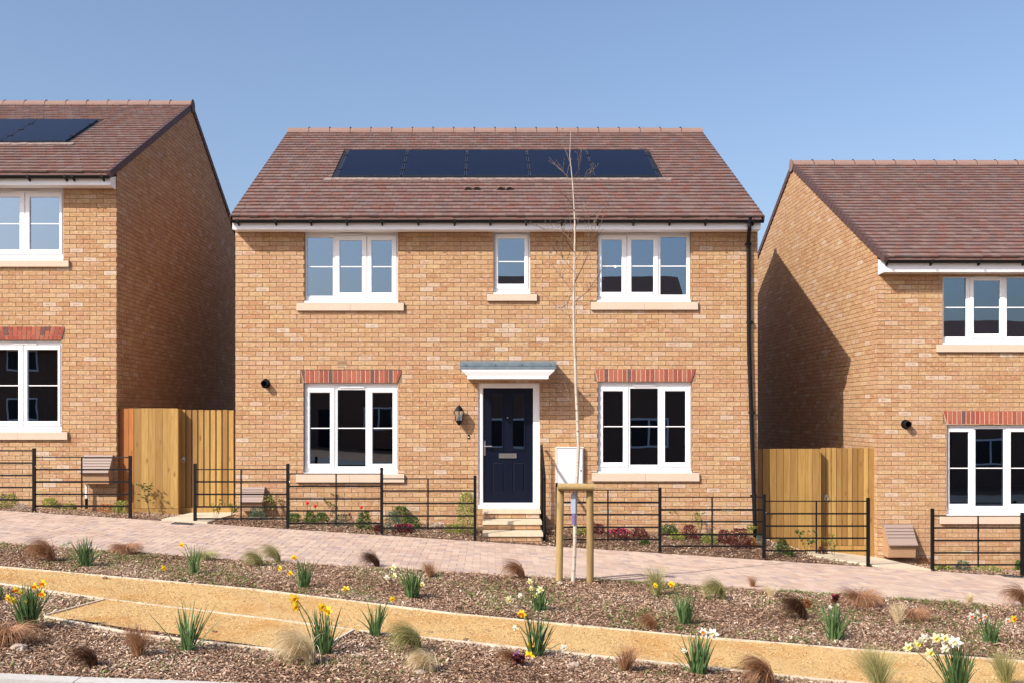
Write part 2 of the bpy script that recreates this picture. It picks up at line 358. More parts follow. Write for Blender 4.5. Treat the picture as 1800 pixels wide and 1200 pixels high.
# timber edging
def edging(pts, label, w=.022, top=.030):
    t=empty('path_edging',(*pts[0],float(H(*pts[0]))))
    for a,b in zip(pts[:-1],pts[1:]):
        L=math.hypot(b[0]-a[0],b[1]-a[1]); n=max(1,round(L/2.4))
        for i in range(n):
            p,q=lerp(a,b,i/n+.002),lerp(a,b,(i+1)/n-.002); d=Vector((q[0]-p[0],q[1]-p[1])).normalized(); nx,ny=-d.y*w/2,d.x*w/2
            z0,z1=float(H(*p))+top,float(H(*q))+top; mb=MB(); h=.13
            mb.hexa([(p[0]-nx,p[1]-ny,z0-h),(q[0]-nx,q[1]-ny,z1-h),(q[0]+nx,q[1]+ny,z1-h),(p[0]+nx,p[1]+ny,z0-h),(p[0]-nx,p[1]-ny,z0),(q[0]-nx,q[1]-ny,z1),(q[0]+nx,q[1]+ny,z1),(p[0]+nx,p[1]+ny,z0)],R.random())
            o=mb.build('board',M['edging'],t); o.location=-t.location
    return tag(t,label,'edging')
xs=[-9,-7,-5.2,-3.8,-2.4,-1.3,-.3,.8,1.8,3.4,5,7.5]
edging([(x,path_top(x)) for x in xs],'long pale timber edging along the house side of the gravel path',.022,.018)
edging([(-9,path_low(-9)),(-6.5,path_low(-6.5)),(-4.7,path_low(-4.7)),P0,(-2.05,8.96),P3],'pale timber edging between the gravel path and the gravel spur on the left')
edging([(P3[0]+.05,P3[1]-.02),(-.1,8.52),(1.0,8.32),(1.6,8.22),(2.5,8.05),(5,7.75)],'pale timber edging on the near side of the gravel path, right part')
edging([P0,P1],'short diagonal board closing the left end of the gravel spur')
edging([(P1[0]+.02,P1[1]-.03),hit(230,1117)[:2],hit(350,1132)[:2],P2],'pale timber edging on the near side of the gravel spur')
edging([P2,P3],'short diagonal board closing the right end of the gravel spur')

# block paving: 300 nearest blocks are objects, the rest one mesh
pv=sheet('pavement',mid,lambda x:pav_front(x)-.004,lambda x:PB,8,lambda x,y: float(H(x,y))+.004,M['sand'])
def paver_mb(mb,x0,y0,x1,y1,zf,dz,r):
    g=.0011; c=.003
    q=[(x0+g,y0+g),(x1-g,y0+g),(x1-g,y1-g),(x0+g,y1-g)]
    B=[(x,y,zf(x,y)-.02) for x,y in q]; T=[(x,y,zf(x,y)+.011+dz-.002) for x,y in q]
    qi=[(x0+g+c,y0+g+c),(x1-g-c,y0+g+c),(x1-g-c,y1-g-c),(x0+g+c,y1-g-c)]
    TT=[(x,y,zf(x,y)+.011+dz) for x,y in qi]
    mb.face(TT,None,r)
    for i in range(4):
        j=(i+1)%4; mb.face([T[i],T[j],TT[j],TT[i]],None,r); mb.face([B[i],B[j],T[j],T[i]],None,r)
cand=[]; u_=.1
for i in range(-136,137):
    for j in range(0,36):
        t4=(i-j)%4
        x0,y0=i*u_,12.0+j*u_
        if t4==0: x1,y1=x0+2*u_,y0+u_
        elif t4==3: x1,y1=x0+u_,y0+2*u_
        else: continue
        f=pav_front((x0+x1)/2); a_,b_=max(y0,f),min(y1,PB-.10)
        if b_-a_>.02: cand.append((x0,a_,x1,b_,(a_==y0 and b_==y1)))
    cand.append((i*u_,PB-.10,i*u_+u_,PB,False))
cand.sort(key=lambda c:(not c[4], math.hypot(c[0],c[1])))
pm={}
for k_,(hx,hy) in {'h':(.1,.05),'v':(.05,.1)}.items():
    pm[k_]=[]
    for i in range(14):
        mb=MB(); paver_mb(mb,-hx,-hy,hx,hy,lambda x,y:-.065*x,0,(i+.5)/14); me=mb.mesh('paving_block'); me.materials.append(M['paver']); pm[k_].append(me)
for c in cand[:300]:
    xc,yc=(c[0]+c[2])/2,(c[1]+c[3])/2
    o=bpy.data.objects.new('paving_block',R.choice(pm['h' if c[2]-c[0]>.15 else 'v'])); C.objects.link(o); o.parent=pv
    o.location=(xc,yc,float(H(xc,yc))+R.uniform(-.0015,.0015))
mb=MB()
for c in cand[300:]: paver_mb(mb,c[0],c[1],c[2],c[3],lambda x,y:float(H(x,y)),R.uniform(-.002,.002),R.random())
tag(mb.build('paving_blocks',M['paver'],pv),kind='stuff')
# slabs to the side gates
def slab(pts,label):
    mb=MB(); P=[(x,y,float(H(x,y))+.035) for x,y in pts]; B=[(x,y,z-.09) for x,y,z in P]
    mb.face(P)
    for i in range(len(P)): j=(i+1)%len(P); mb.face([B[i],B[j],P[j],P[i]])
    return tag(mb.build('gate_path',M['slab']),label,'path',kind='structure')
slab([(-4.98,15.44),(-4.28,15.44),(-4.2,17.4),(-5.0,17.4)],'pale concrete path to the left side gate')
slab([(5.25,16.2),(5.95,15.44),(6.75,15.44),(6.48,17.3),(5.25,17.3)],'pale concrete path to the right side gate')
for px,py,lab in ((321,921.5,'grey inspection cover in the paving near the left side gate'),(1778,1014,'grey inspection cover in the paving near the right house')):
    x,y,z=hit(px,py); mb=MB(); mb.hexa([(x-.15,y-.1,z-.02),(x+.15,y-.1,z-.04),(x+.15,y+.1,z-.04),(x-.15,y+.1,z-.02),(x-.15,y-.1,z+.030),(x+.15,y-.1,z+.0105),(x+.15,y+.1,z+.0105),(x-.15,y+.1,z+.030)])
    t=tag(fixn(mb.build('drain_cover',mat('cast_cover',(.09,.09,.095),.6))),lab,'drain cover')
    for a in range(5):
        mb=MB(); xx=x-.12+a*.06; mb.box(xx-.005,xx+.005,y-.085,y+.085,z-.01,z+.026-(xx-x)*.065-.001+.002); mb.build('rib',M['black'],t)

# ---------------------------------------------------------------- wall building
def clip(poly, a, b, c):
    """keep a*u+b*v<=c"""
    out=[]
    for i in range(len(poly)):
        p,q=poly[i],poly[(i+1)%len(poly)]; dp=a*p[0]+b*p[1]-c; dq=a*q[0]+b*q[1]-c
        if dp<=0: out.append(p)
        if dp*dq<0:
            t=dp/(dp-dq); out.append((p[0]+(q[0]-p[0])*t,p[1]+(q[1]-p[1])*t))
    return out
def minus(rects, hole):
    hx0,hx1,hz0,hz1=hole; out=[]
    for x0,x1,z0,z1 in rects:
        if hx0>=x1 or hx1<=x0 or hz0>=z1 or hz1<=z0: out.append((x0,x1,z0,z1)); continue
        if x0<hx0: out.append((x0,hx0,z0,z1))
        if x1>hx1: out.append((hx1,x1,z0,z1))
        a,b=max(x0,hx0),min(x1,hx1)
        if z0<hz0: out.append((a,b,z0,hz0))
        if z1>hz1: out.append((a,b,hz1,z1))
    return out
PROUD=.011
class Wall:
    """plane with origin O, unit axis U (along), outward normal N; collects bricks"""
    def __init__(s,O,U,N): s.O=Vector(O); s.U=Vector(U); s.N=Vector(N)
    def P(s,u,v,n=0): p=s.O+s.U*u+s.N*n; return (p.x,p.y,p.z+v)
def brick_poly(mb,w,poly,u0,v0,pr,r):
    A=[w.P(u,v,0) for u,v in poly]; B=[w.P(u,v,pr) for u,v in poly]
    uv=[((u-u0)/.215,(v-v0)/.065) for u,v in poly]; n=len(poly)
    flip = (w.U.cross(Vector((0,0,1)))).dot(w.N)<0
    mb.face(B[::-1] if flip else B, uv[::-1] if flip else uv, r)
    for i in range(n):
        j=(i+1)%n; q=[A[i],A[j],B[j],B[i]]; mb.face(q[::-1] if flip else q,None,r)
def lay(w,u0,u1,v0,v1,vref,holes,halfplanes=(),phase=0.0):
    """returns list of (poly,ub,vb,full)"""
    out=[]; k=math.floor((v0-vref)/.075)
    v=vref+k*.075; row=k
    while v<v1:
        off=phase+(0 if row%2 else .1125)
        u=u0+off-.225
        while u<u1:
            a,b=u+.004,u+.221; c,d=v+.004,v+.071
            rects=[(max(a,u0),min(b,u1),max(c,v0),min(d,v1))]
            full=True
            if rects[0][1]-rects[0][0]<.02 or rects[0][3]-rects[0][2]<.012: u+=.225; continue
            if rects[0]!=(a,b,c,d): full=False
            for h in holes:
                n=minus(rects,h)
                if n!=rects: full=False
                rects=n
            for q in rects:
                if q[1]-q[0]<.012 or q[3]-q[2]<.010: continue
                poly=[(q[0],q[2]),(q[1],q[2]),(q[1],q[3]),(q[0],q[3])]; m0=len(poly); ok=True
                for hp in halfplanes:
                    p2=clip(poly,*hp)
                    if len(p2)<3: ok=False; break
                    if p2!=poly: full=False
                    poly=p2
                if ok: out.append((poly,a,c,full))
            u+=.225
        v+=.075; row+=1
    return out
def brickvar(w):
    L=[]
    for i in range(30):
        rr=random.Random(i); mb=MB(); j=lambda: rr.uniform(-.0015,.0015)
        poly=[(-.1085+j(),-.0335+j()),(.1085+j(),-.0335+j()),(.1085+j(),.0335+j()),(-.1085+j(),.0335+j())]
        w2=Wall((0,0,0),w.U,w.N); brick_poly(mb,w2,poly,-.1075,-.0325,PROUD+rr.uniform(-.002,.002),(i+.5)/30)
        me=mb.mesh('brick'); me.materials.append(M['brick']); L.append(me)
    return L
def finish_bricks(walls):
    """walls: list of (wall object, Wall, bricks). nearest 300 become objects"""
    allb=[]
    for wi,(ob,w,br) in enumerate(walls):
        for b in br:
            c=(sum(p[0] for p in b[0])/len(b[0]),sum(p[1] for p in b[0])/len(b[0])); p=Vector(w.P(*c))-Vector((0,0,E))
            view=abs(p.normalized().dot(w.N))
            allb.append((-(view/ p.length**2) + (0 if b[3] else 5),wi,b,c))
    allb.sort(key=lambda a:a[0])
    vs=[brickvar(w) for ob,w,br in walls]; mbs=[MB() for _ in walls]
    for i,(s,wi,b,c) in enumerate(allb):
        ob,w,br=walls[wi]
        if i<300:
            o=bpy.data.objects.new('brick',R.choice(vs[wi])); C.objects.link(o); o.parent=ob
            o.location=w.P(b[1]+.1085,b[2]+.0335,0)
        else:
            j=lambda: R.uniform(-.001,.001)
            brick_poly(mbs[wi],w,[(u+j(),v+j()) for u,v in b[0]],b[1],b[2],PROUD+R.uniform(-.002,.002),R.random())
    for mb,(ob,w,br) in zip(mbs,walls):
        if mb.v: tag(mb.build('bricks',M['brick'],ob),kind='stuff')
def wall_back(name,w,u0,u1,v0,v1,holes,parent,depth=.11,halfplanes=(),reveal=True):
    rects=[(u0,u1,v0,v1)]
    for h in holes: rects=minus(rects,h)
    mb=MB(); flip=(w.U.cross(Vector((0,0,1)))).dot(w.N)<0
    for q in rects:
        poly=[(q[0],q[2]),(q[1],q[2]),(q[1],q[3]),(q[0],q[3])]
        for hp in halfplanes:
            poly=clip(poly,*hp)
            if len(poly)<3: break
        if len(poly)<3: continue
        for n in (0,-depth):
            B=[w.P(u,v,n) for u,v in poly]; mb.face(B if (n==0)!=flip else B[::-1])
    for h in holes:
        x0,x1,z0,z1=h; q=[(x0,z0),(x1,z0),(x1,z1),(x0,z1)]
        for i in range(4):
            a,b=q[i],q[(i+1)%4]; mb.face([w.P(*a,0),w.P(*b,0),w.P(*b,-depth),w.P(*a,-depth)])
    return mb.build(name,M['mortar'],parent)

# ---------------------------------------------------------------- window and door parts
def ring(mb,o,i,y0,y1,ch=.010):
    """o,i = x0,x1,z0,z1 ; front y0, back y1 ; chamfered inner edge"""
    O=[(o[0],o[2]),(o[1],o[2]),(o[1],o[3]),(o[0],o[3])]; I=[(i[0],i[2]),(i[1],i[2]),(i[1],i[3]),(i[0],i[3])]
    J=[(i[0]-ch,i[2]-ch),(i[1]+ch,i[2]-ch),(i[1]+ch,i[3]+ch),(i[0]-ch,i[3]+ch)]
    for k in range(4):
        n=(k+1)%4
        f=lambda p,y:(p[0],y,p[1])
        mb.face([f(O[k],y0),f(O[n],y0),f(J[n],y0),f(J[k],y0)])
        mb.face([f(J[k],y0),f(J[n],y0),f(I[n],y0+ch),f(I[k],y0+ch)])
        mb.face([f(I[k],y0+ch),f(I[n],y0+ch),f(I[n],y1),f(I[k],y1)])
        mb.face([f(O[k],y1),f(O[n],y1),f(O[n],y0),f(O[k],y0)])
        mb.face([f(O[n],y1),f(O[k],y1),f(I[k],y1),f(I[n],y1)])
def window(house,Yf,outer,lights,bar_y,vent=None,room=True):
    """outer px rect (x0,x1,ytop,ybot) on the wall; lights: list of (kind, glass px rect, sash px rect or None)"""
    x0,x1=X(outer[0],Yf),X(outer[1],Yf); z1,z0=Z(outer[2],Yf),Z(outer[3],Yf)
    yf=Yf+.062
    wnd=empty('window',((x0+x1)/2,yf,z0)); wnd.parent=house
    def add(n,mb,m,par=wnd):
        o=mb.build(n,m,par); o.location=-wnd.location; return o
    holes=[]
    for kd,g,s in lights:
        r=s if kd=='sash' else g
        holes.append((X(r[0],yf),X(r[1],yf),Z(r[3],yf),Z(r[2],yf)))
    rects=[(x0-.004,x1+.004,z0-.004,z1+.004)]
    for h in holes: rects=minus(rects,h)
    mb=MB()
    for q in rects:
        poly=[(q[0],q[2]),(q[1],q[2]),(q[1],q[3]),(q[0],q[3])]
        mb.face([(u,yf,v) for u,v in poly])
    for h in holes:
        q=[(h[0],h[2]),(h[1],h[2]),(h[1],h[3]),(h[0],h[3])]
        for i in range(4):
            a,b=q[i],q[(i+1)%4]; mb.face([(a[0],yf,a[1]),(b[0],yf,b[1]),(b[0],yf+.06,b[1]),(a[0],yf+.06,a[1])])
    mb.box(x0+.003,x0+.012,yf-.006,yf-.001,z0+.03,z1-.003); mb.box(x1-.012,x1-.003,yf-.006,yf-.001,z0+.03,z1-.003); mb.box(x0+.013,x1-.013,yf-.006,yf-.001,z1-.012,z1-.003)
    add('frame',mb,M['pvc'])
    mb=MB(); mb.box(x0+.002,x1-.002,Yf-.012,yf+.01,z0-.002,z0+.028); add('cill',mb,M['pvc'])
    for kd,g,s in lights:
        G=(X(g[0],yf),X(g[1],yf),Z(g[3],yf),Z(g[2],yf))
        if kd=='sash':
            SR=(X(s[0],yf)+.003,X(s[1],yf)-.003,Z(s[3],yf)+.003,Z(s[2],yf)-.003); mb=MB(); ring(mb,SR,G,yf-.016,yf+.04); add('sash',mb,M['pvc']); yg=yf+.014
        else:
            mb=MB(); ring(mb,(G[0]-.012,G[1]+.012,G[2]-.012,G[3]+.012),G,yf-.004,yf+.04,.008); add('bead',mb,M['pvc']); yg=yf+.018
        mb=MB(); mb.box(G[0]-.004,G[1]+.004,yg,yg+.004,G[2]-.004,G[3]+.004); o=add('pane',mb,M['glass']); 
        zb=Z(bar_y,yf); mb=MB(); mb.box(G[0]-.002,G[1]+.002,yg-.006,yg-.001,zb-.0075,zb+.0075); add('glazing_bar',mb,M['pvc'])
        if kd=='sash':
            mb=MB(); hx=G[1]+.02 if s[0]<(outer[0]+outer[1])/2 else G[0]-.02
    if vent:
        mb=MB(); a,b=X(vent[0],yf),X(vent[1],yf); zz=Z(vent[2],yf); mb.box(a,b,yf-.022,yf-.001,zz-.012,zz+.012); add('trickle_vent',mb,M['pvc'])
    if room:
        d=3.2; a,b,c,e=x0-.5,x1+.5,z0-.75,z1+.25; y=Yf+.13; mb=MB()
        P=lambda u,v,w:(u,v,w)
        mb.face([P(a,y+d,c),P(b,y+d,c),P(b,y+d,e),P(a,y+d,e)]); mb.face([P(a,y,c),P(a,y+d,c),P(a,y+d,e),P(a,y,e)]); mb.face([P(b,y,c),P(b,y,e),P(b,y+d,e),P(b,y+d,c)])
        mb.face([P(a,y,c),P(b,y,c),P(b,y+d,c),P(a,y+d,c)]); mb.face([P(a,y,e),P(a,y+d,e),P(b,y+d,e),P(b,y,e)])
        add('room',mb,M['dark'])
    return (x0,x1,z0,z1)
def stone_sill(house,Yf,px0,px1,py0,py1,split=None):
    yy=Yf-.055; a,b,z1,z0=X(px0,yy),X(px1,yy),Z(py0,yy),Z(py1,yy)
    cuts=[a,b] if split is None else [a,X(split,yy),b]
    for p,q in zip(cuts[:-1],cuts[1:]):
        mb=MB(); g=.0015; mb.hexa([(p+g,yy,z0),(q-g,yy,z0),(q-g,Yf+.05,z0),(p+g,Yf+.05,z0),(p+g,yy,z1),(q-g,yy,z1),(q-g,Yf+.05,z1+.012),(p+g,Yf+.05,z1+.012)]); mb.build('stone_sill',M['sill'],house)
    return (a,b,z0,z1+.01)
def arch(house,Yf,t0,t1,b0,b1,py0,py1,n,double=False):
    """flat gauged arch of red bricks"""
    T0,T1,B0,B1=X(t0,Yf),X(t1,Yf),X(b0,Yf),X(b1,Yf); z1,z0=Z(py0,Yf),Z(py1,Yf)
    mb=MB(); mb.prism([(B0,z0),(B1,z0),(T1,z1),(T0,z1)],'y',Yf-.006,Yf+.05); base=mb.build('lintel_arch',M['palemortar'],house)
    for i in range(n):
        segs=[(0,1)] if not double else ([(0,.66),(.70,1)] if i%2 else [(0,.30),(.34,1)])
        for f0,f1 in segs:
            def pt(k,f,side):
                if not double:
                    ct=(T0+(T1-T0)*k/n); xx=ct+.0075*side; lo_=B0+(T0-B0)*f+.004; hi_=B1+(T1-B1)*f-.004; return (min(max(xx,lo_),hi_), z0+(z1-z0)*f)
                g=.0045*side; return (B0+(B1-B0)*k/n+((T0+(T1-T0)*k/n)-(B0+(B1-B0)*k/n))*f+g, z0+(z1-z0)*f)
            p=[pt(i,f0,1),pt(i+1,f0,-1),pt(i+1,f1,-1),pt(i,f1,1)]
            mb=MB(); w=Wall((0,Yf-.006,0),(1,0,0),(0,-1,0)); brick_poly(mb,w,p,p[0][0],p[0][1],.007+R.uniform(-.001,.002),R.random()); mb.build('arch_brick',M['redbrick'],base)
    return (min(T0,B0),max(T1,B1),z0,z1)

# ---------------------------------------------------------------- roofs
def tile_mesh(mb,u,s,P,r1,r2,w=.297,g=.1827,lift=.0):
    """two visible halves with a groove; P(u,s,n) maps to the scene"""
    h=w/2
    for k,r in ((0,r1),(1,r2)):
        a=u+k*h+.0015; b=u+(k+1)*h-.0025; lo=s-.012+R.uniform(-.005,.005); lo2=lo+R.uniform(-.003,.003); hi=s+g+.012; n0=.034+lift+R.uniform(-.003,.003); n1=.007
        p=[P(a,lo,n0-.026),P(b,lo2,n0-.026),P(b,hi,n1-.008),P(a,hi,n1-.008),P(a,lo,n0),P(b,lo2,n0),P(b,hi,n1),P(a,hi,n1)]
        mb.face([p[4],p[5],p[6],p[7]],None,r); mb.face([p[0],p[1],p[5],p[4]],None,r); mb.face([p[1],p[2],p[6],p[5]],None,r); mb.face([p[3],p[0],p[4],p[7]],None,r)
def roof(house,x0,x1,ye,ze,yr,zr,pv=None,vents=(),verge_sides=(-1,1),vw=.05,vlift=0):
    L=math.hypot(yr-ye,zr-ze); th=math.atan2(zr-ze,yr-ye); cs,sn=math.cos(th),math.sin(th)
    def P(u,s,n=0): return (u,ye+s*cs-n*sn,ze+s*sn+n*cs)
    mb=MB(); T=.05
    yb=2*yr-ye
    prof=[(ye,ze-.004),(yr,zr-.004),(yb,ze-.004),(yb,ze-T-.01),(yr,zr-T-.01),(ye,ze-T-.01)]
    mb.prism(prof,'x',x0+.03,x1-.03); rf=fixn(mb.build('roof',M['tile'],house))
    nrow=round(L/.1827); g=L/nrow; ncol=math.ceil((x1-x0)/.297); w=(x1-x0)/ncol
    vs=[]
    for i in range(14):
        t=MB(); tile_mesh(t,-w/2,-g/2,lambda u,s,n:(u,s*cs-n*sn,s*sn+n*cs),(i*.37)%1,(i*.61+.2)%1,w,g); me=t.mesh('tile'); me.materials.append(M['tile']); vs.append(me)
    cand=[]
    for j in range(nrow):
        off=(-.5*w if j%2 else 0)*.5
        for i in range(-1,ncol+1):
            u=x0+i*w+off; ua,ub=max(u,x0),min(u+w,x1)
            if ub-ua<.05: continue
            s=j*g
            if pv and ub>pv[0] and ua<pv[1] and s+g*.5>pv[2] and s+g*.5<pv[3]:
                ivs=[]
                if ua<pv[0]-.03: ivs.append((ua,pv[0]))
                if ub>pv[1]+.03: ivs.append((pv[1],ub))
                for q in ivs: cand.append((q[0],q[1],s,False))
                continue
            if any(abs(u+w/2-v[0])<w/2 and abs(s+g/2-v[1])<g/2 for v in vents): pass
            cand.append((ua,ub,s,abs(ub-ua-w)<1e-4))
    cand.sort(key=lambda c:(not c[3], Vector(P((c[0]+c[1])/2,c[2])).length))
    for c in cand[:300]:
        o=bpy.data.objects.new('tile',R.choice(vs)); C.objects.link(o); o.parent=rf; o.location=P((c[0]+c[1])/2,c[2]+g/2,0)
    t=MB()
    for c in cand[300:]: tile_mesh(t,c[0],c[2],P,R.random(),R.random(),c[1]-c[0],g)
    # rear slope, plain courses
    def Q(u,s,n=0): return (u,yb-s*cs+n*sn,ze+s*sn+n*cs)
    for j in range(nrow):
        a=[Q(x1,j*g-.01,.024),Q(x0,j*g-.01,.024),Q(x0,j*g+g,.008),Q(x1,j*g+g,.008)]; t.face(a,None,R.random()); t.face([Q(x1,j*g-.01,.008),Q(x0,j*g-.01,.008),a[1],a[0]],None,.5)
    tag(t.build('tiles',M['tile'],rf),kind='stuff')
    # ridge tiles
    n=round((x1-x0)/.44); rw=(x1-x0)/n
    pr=[(-.135,-.075),(-.115,-.01),(-.07,.045),(0,.072),(.07,.045),(.115,-.01),(.135,-.075)]
    for i in range(n):
        mb=MB(); a=x0+i*rw-.01 if i==0 else x0+i*rw+.004; b=x0+(i+1)*rw-.004 if i<n-1 else x1+.01
        dz=R.uniform(-.003,.003)
        mb.prism([(yr+p,zr+q+dz+.012) for p,q in pr],'x',a,b,R.random()); mb.build('ridge_tile',M['ridge'],rf)
        if i:
            mb=MB(); xx=x0+i*rw; mb.prism([(yr+p*1.04,zr+q*1.06+.016) for p,q in pr],'x',xx-.0035,xx+.0035); mb.box(xx-.02,xx+.012,yr-.02,yr+.02,zr+.085,zr+.096); mb.build('ridge_union',M['tray'],rf)
    if vw>.03:
        for sd in verge_sides:
            xx=(x0-.012) if sd<0 else (x1+.012); mb=MB(); mb.tube([(xx-.012*(1 if sd>0 else -1)*-1,yr,zr-.03),(xx+.018*sd,yr,zr-.03)],.135,16); mb.build('ridge_end_cap',M['verge'] if sd>0 else M['ridge'],rf)
    # verge caps, one per course, both slopes
    for sd in verge_sides:
        xa=x0 if sd<0 else x1
        for FN,rear in ((P,0),(Q,1)):
            if rear:
                mb=MB()
                for j in range(nrow):
                    s0=j*g-.015; s1=j*g+g
                    a,b=(xa-.018,xa+vw) if sd<0 else (xa-vw,xa+.018)
                    mb.hexa([FN(b,s0,-.085),FN(a,s0,-.085),FN(a,s1,-.10),FN(b,s1,-.10),FN(b,s0,.032),FN(a,s0,.032),FN(a,s1,.018),FN(b,s1,.018)])
                mb.build('verge',M['verge'],rf)
            else:
                for j in range(nrow):
                    s0=j*g-.015; s1=j*g+g-.004; mb=MB()
                    a,b=(xa-.018,xa+vw) if sd<0 else (xa-vw,xa+.018)
                    mb.hexa([FN(a,s0,-.085),FN(b,s0,-.085),FN(b,s1,-.10),FN(a,s1,-.10),FN(a,s0,.034+vlift),FN(b,s0,.034+vlift),FN(b,s1,.020+vlift),FN(a,s1,.020+vlift)])
                    mb.build('verge_tile',M['verge'],rf)
    return rf,P,th
def panels(house,P,x0,n,s0,wd=1.134,ht=1.722,gap=.022):
    """in-roof solar panels with black tray and flashing"""
    xe=x0+n*(wd+gap)-gap; mb=MB()
    def slabm(mb,a,b,s,t,n0,n1): mb.hexa([P(a,s,n0),P(b,s,n0),P(b,t,n0),P(a,t,n0),P(a,s,n1),P(b,s,n1),P(b,t,n1),P(a,t,n1)])
    slabm(mb,x0-.10,xe+.10,s0-.13,s0+ht+.04,-.02,.006); tr=mb.build('solar_tray',M['tray'],house)
    mb=MB()
    q=x0-.22
    while q<xe+.2:
        e=min(q+.145,xe+.22); slabm(mb,q,e-.004,s0-.245+R.uniform(-.006,.006),s0-.12,.018,.034+R.uniform(-.002,.003)); q+=.145
    mb.build('flashing',M['flash'],house)
    for i in range(n):
        a=x0+i*(wd+gap); b=a+wd
        mb=MB(); slabm(mb,a,b,s0,s0+ht,.008,.040); o=mb.build('solar_panel',M['panelframe'],house)
        mb=MB(); slabm(mb,a+.008,b-.008,s0+.010,s0+ht-.008,.038,.0425); mb.build('solar_glass',M['solar'],o)
        for sx in ((a,) if i else (a,)):
            for f in (.22,.5,.78):
                if i==0 and f==.5: continue
                mb=MB(); slabm(mb,sx-.045,sx+.03,s0+ht*f-.035,s0+ht*f+.035,.041,.052); mb.build('clamp',M['tray'],o)
    for f in (.22,.78):
        mb=MB(); slabm(mb,xe-.03,xe+.045,s0+ht*f-.035,s0+ht*f+.035,.041,.052); mb.build('clamp',M['tray'],house)
def gutter(house,x0,x1,yf,zb,zt,brackets):
    """zb: underside of the fascia, zt: its top; yf: front face of the fascia"""
    r=.047; yc=yf-.012-r; zc=zt-.002; mb=MB(); n=9
    arc=[(yc-r*math.cos(math.pi*k/(n-1)),zc-r*math.sin(math.pi*k/(n-1))) for k in range(n)]
    inner=[(yc-(r-.005)*math.cos(math.pi*k/(n-1)),zc-(r-.005)*math.sin(math.pi*k/(n-1))) for k in range(n)]
    for k in range(n-1):
        mb.face([(x0,*arc[k]),(x1,*arc[k]),(x1,*arc[k+1]),(x0,*arc[k+1])]); mb.face([(x0,*inner[k+1]),(x1,*inner[k+1]),(x1,*inner[k]),(x0,*inner[k])])
    mb.face([(x0,*arc[0]),(x0,*inner[0]),(x1,*inner[0]),(x1,*arc[0])])
    for xx in (x0,x1): mb.face([(xx,y,z) for y,z in arc])
    mb.box(x0-.006,x0+.02,yc-r-.004,yc-r+.004,zc-.02,zc+.006); g=mb.build('gutter',M['gutter'],house)
    for bx in brackets:
        mb=MB(); mb.box(bx-.018,bx+.018,yc-r-.006,yc-r+.004,zc-.035,zc+.006); mb.prism([(yf,zc-.03),(yf,zc-.085),(yc,zc-r-.010),(yc,zc-r-.003)],'x',bx-.012,bx+.012); mb.build('bracket',M['gutter'],g)
    return yc

# ---------------------------------------------------------------- small fittings
def flue(house,px,py,Yf):
    x,z=X(px,Yf-.05),Z(py,Yf-.05); mb=MB(); mb.tube([(x,Yf,z),(x,Yf-.012,z)],[.082,.078],20); mb.tube([(x,Yf-.0125,z),(x,Yf-.13,z)],[.055,.055],16,cap=False); mb.tube([(x,Yf-.13,z),(x,Yf-.02,z)],[.045,.045],16,cap=False)
    mb.tube([(x,Yf-.13,z),(x,Yf-.131,z)],[.056,.045],16,cap=False)
    o=mb.build('boiler_flue',M['black'],house,True); return o
def airbrick(house,px0,px1,py0,py1,Yf):
    a,b,c,d=X(px0,Yf),X(px1,Yf),Z(py1,Yf),Z(py0,Yf); mb=MB(); mb.box(a,b,Yf-.010,Yf+.02,c,d); base=mb.build('air_brick',M['terracotta'],house)
    mb=MB(); n=max(4,int((b-a)/.02))
    for r in range(2 if d-c<.1 else 5):
        nr=2 if d-c<.1 else 5; z0=c+(d-c)*(r+.18)/nr; z1=c+(d-c)*(r+.82)/nr
        for i in range(n): mb.box(a+(b-a)*(i+.25)/n,a+(b-a)*(i+.8)/n,Yf-.012,Yf-.009,z0,z1)
    mb.build('vent_slots',M['slot'],base)
def meter_box(house,px0,px1,py0,py1,Yf,dep=.24,lab=None):
    """gas meter housing with a sloping grooved lid"""
    yy=Yf-dep; a,b,zt,zb=X(px0,yy),X(px1,yy),Z(py0,yy),Z(py1,yy); h=zt-zb; w=b-a
    mb=MB(); prof=[(Yf,zb),(Yf-dep*.75,zb),(Yf-dep*.82,zb+h*.36),(Yf-dep*.80,zb+h*.40),(Yf-.06,zt-.02),(Yf,zt-.02)]
    mb.prism(prof,'x',a+.012,b-.012); o=fixn(mb.build('gas_meter_box',mat('meter_body',(.36,.215,.12),.7),house))
    mb=MB(); n=5
    lidp=[(Yf-.01,zt),(Yf-.07,zt-.004),(Yf-dep*.80,zb+h*.52),(Yf-dep*.97,zb+h*.44),(Yf-dep,zb+h*.40),(Yf-dep*.97,zb+h*.37),(Yf-dep*.80,zb+h*.41),(Yf-.08,zt-.03),(Yf-.01,zt-.03)]
    mb.prism(lidp,'x',a,b); fixn(mb.build('lid',M['ptile'],o))
    mb=MB()
    for k in range(1,5):
        f=k/5; y=Yf-.07+(-dep*.80+.07)*f; z=zt-.004+((zb+h*.52)-(zt-.004))*f; mb.box(a+.01,b-.01,y-.008,y+.004,z-.0035,z+.0065)
    mb.build('groove',mat('groove',(.16,.12,.10),.7),o)
    return o

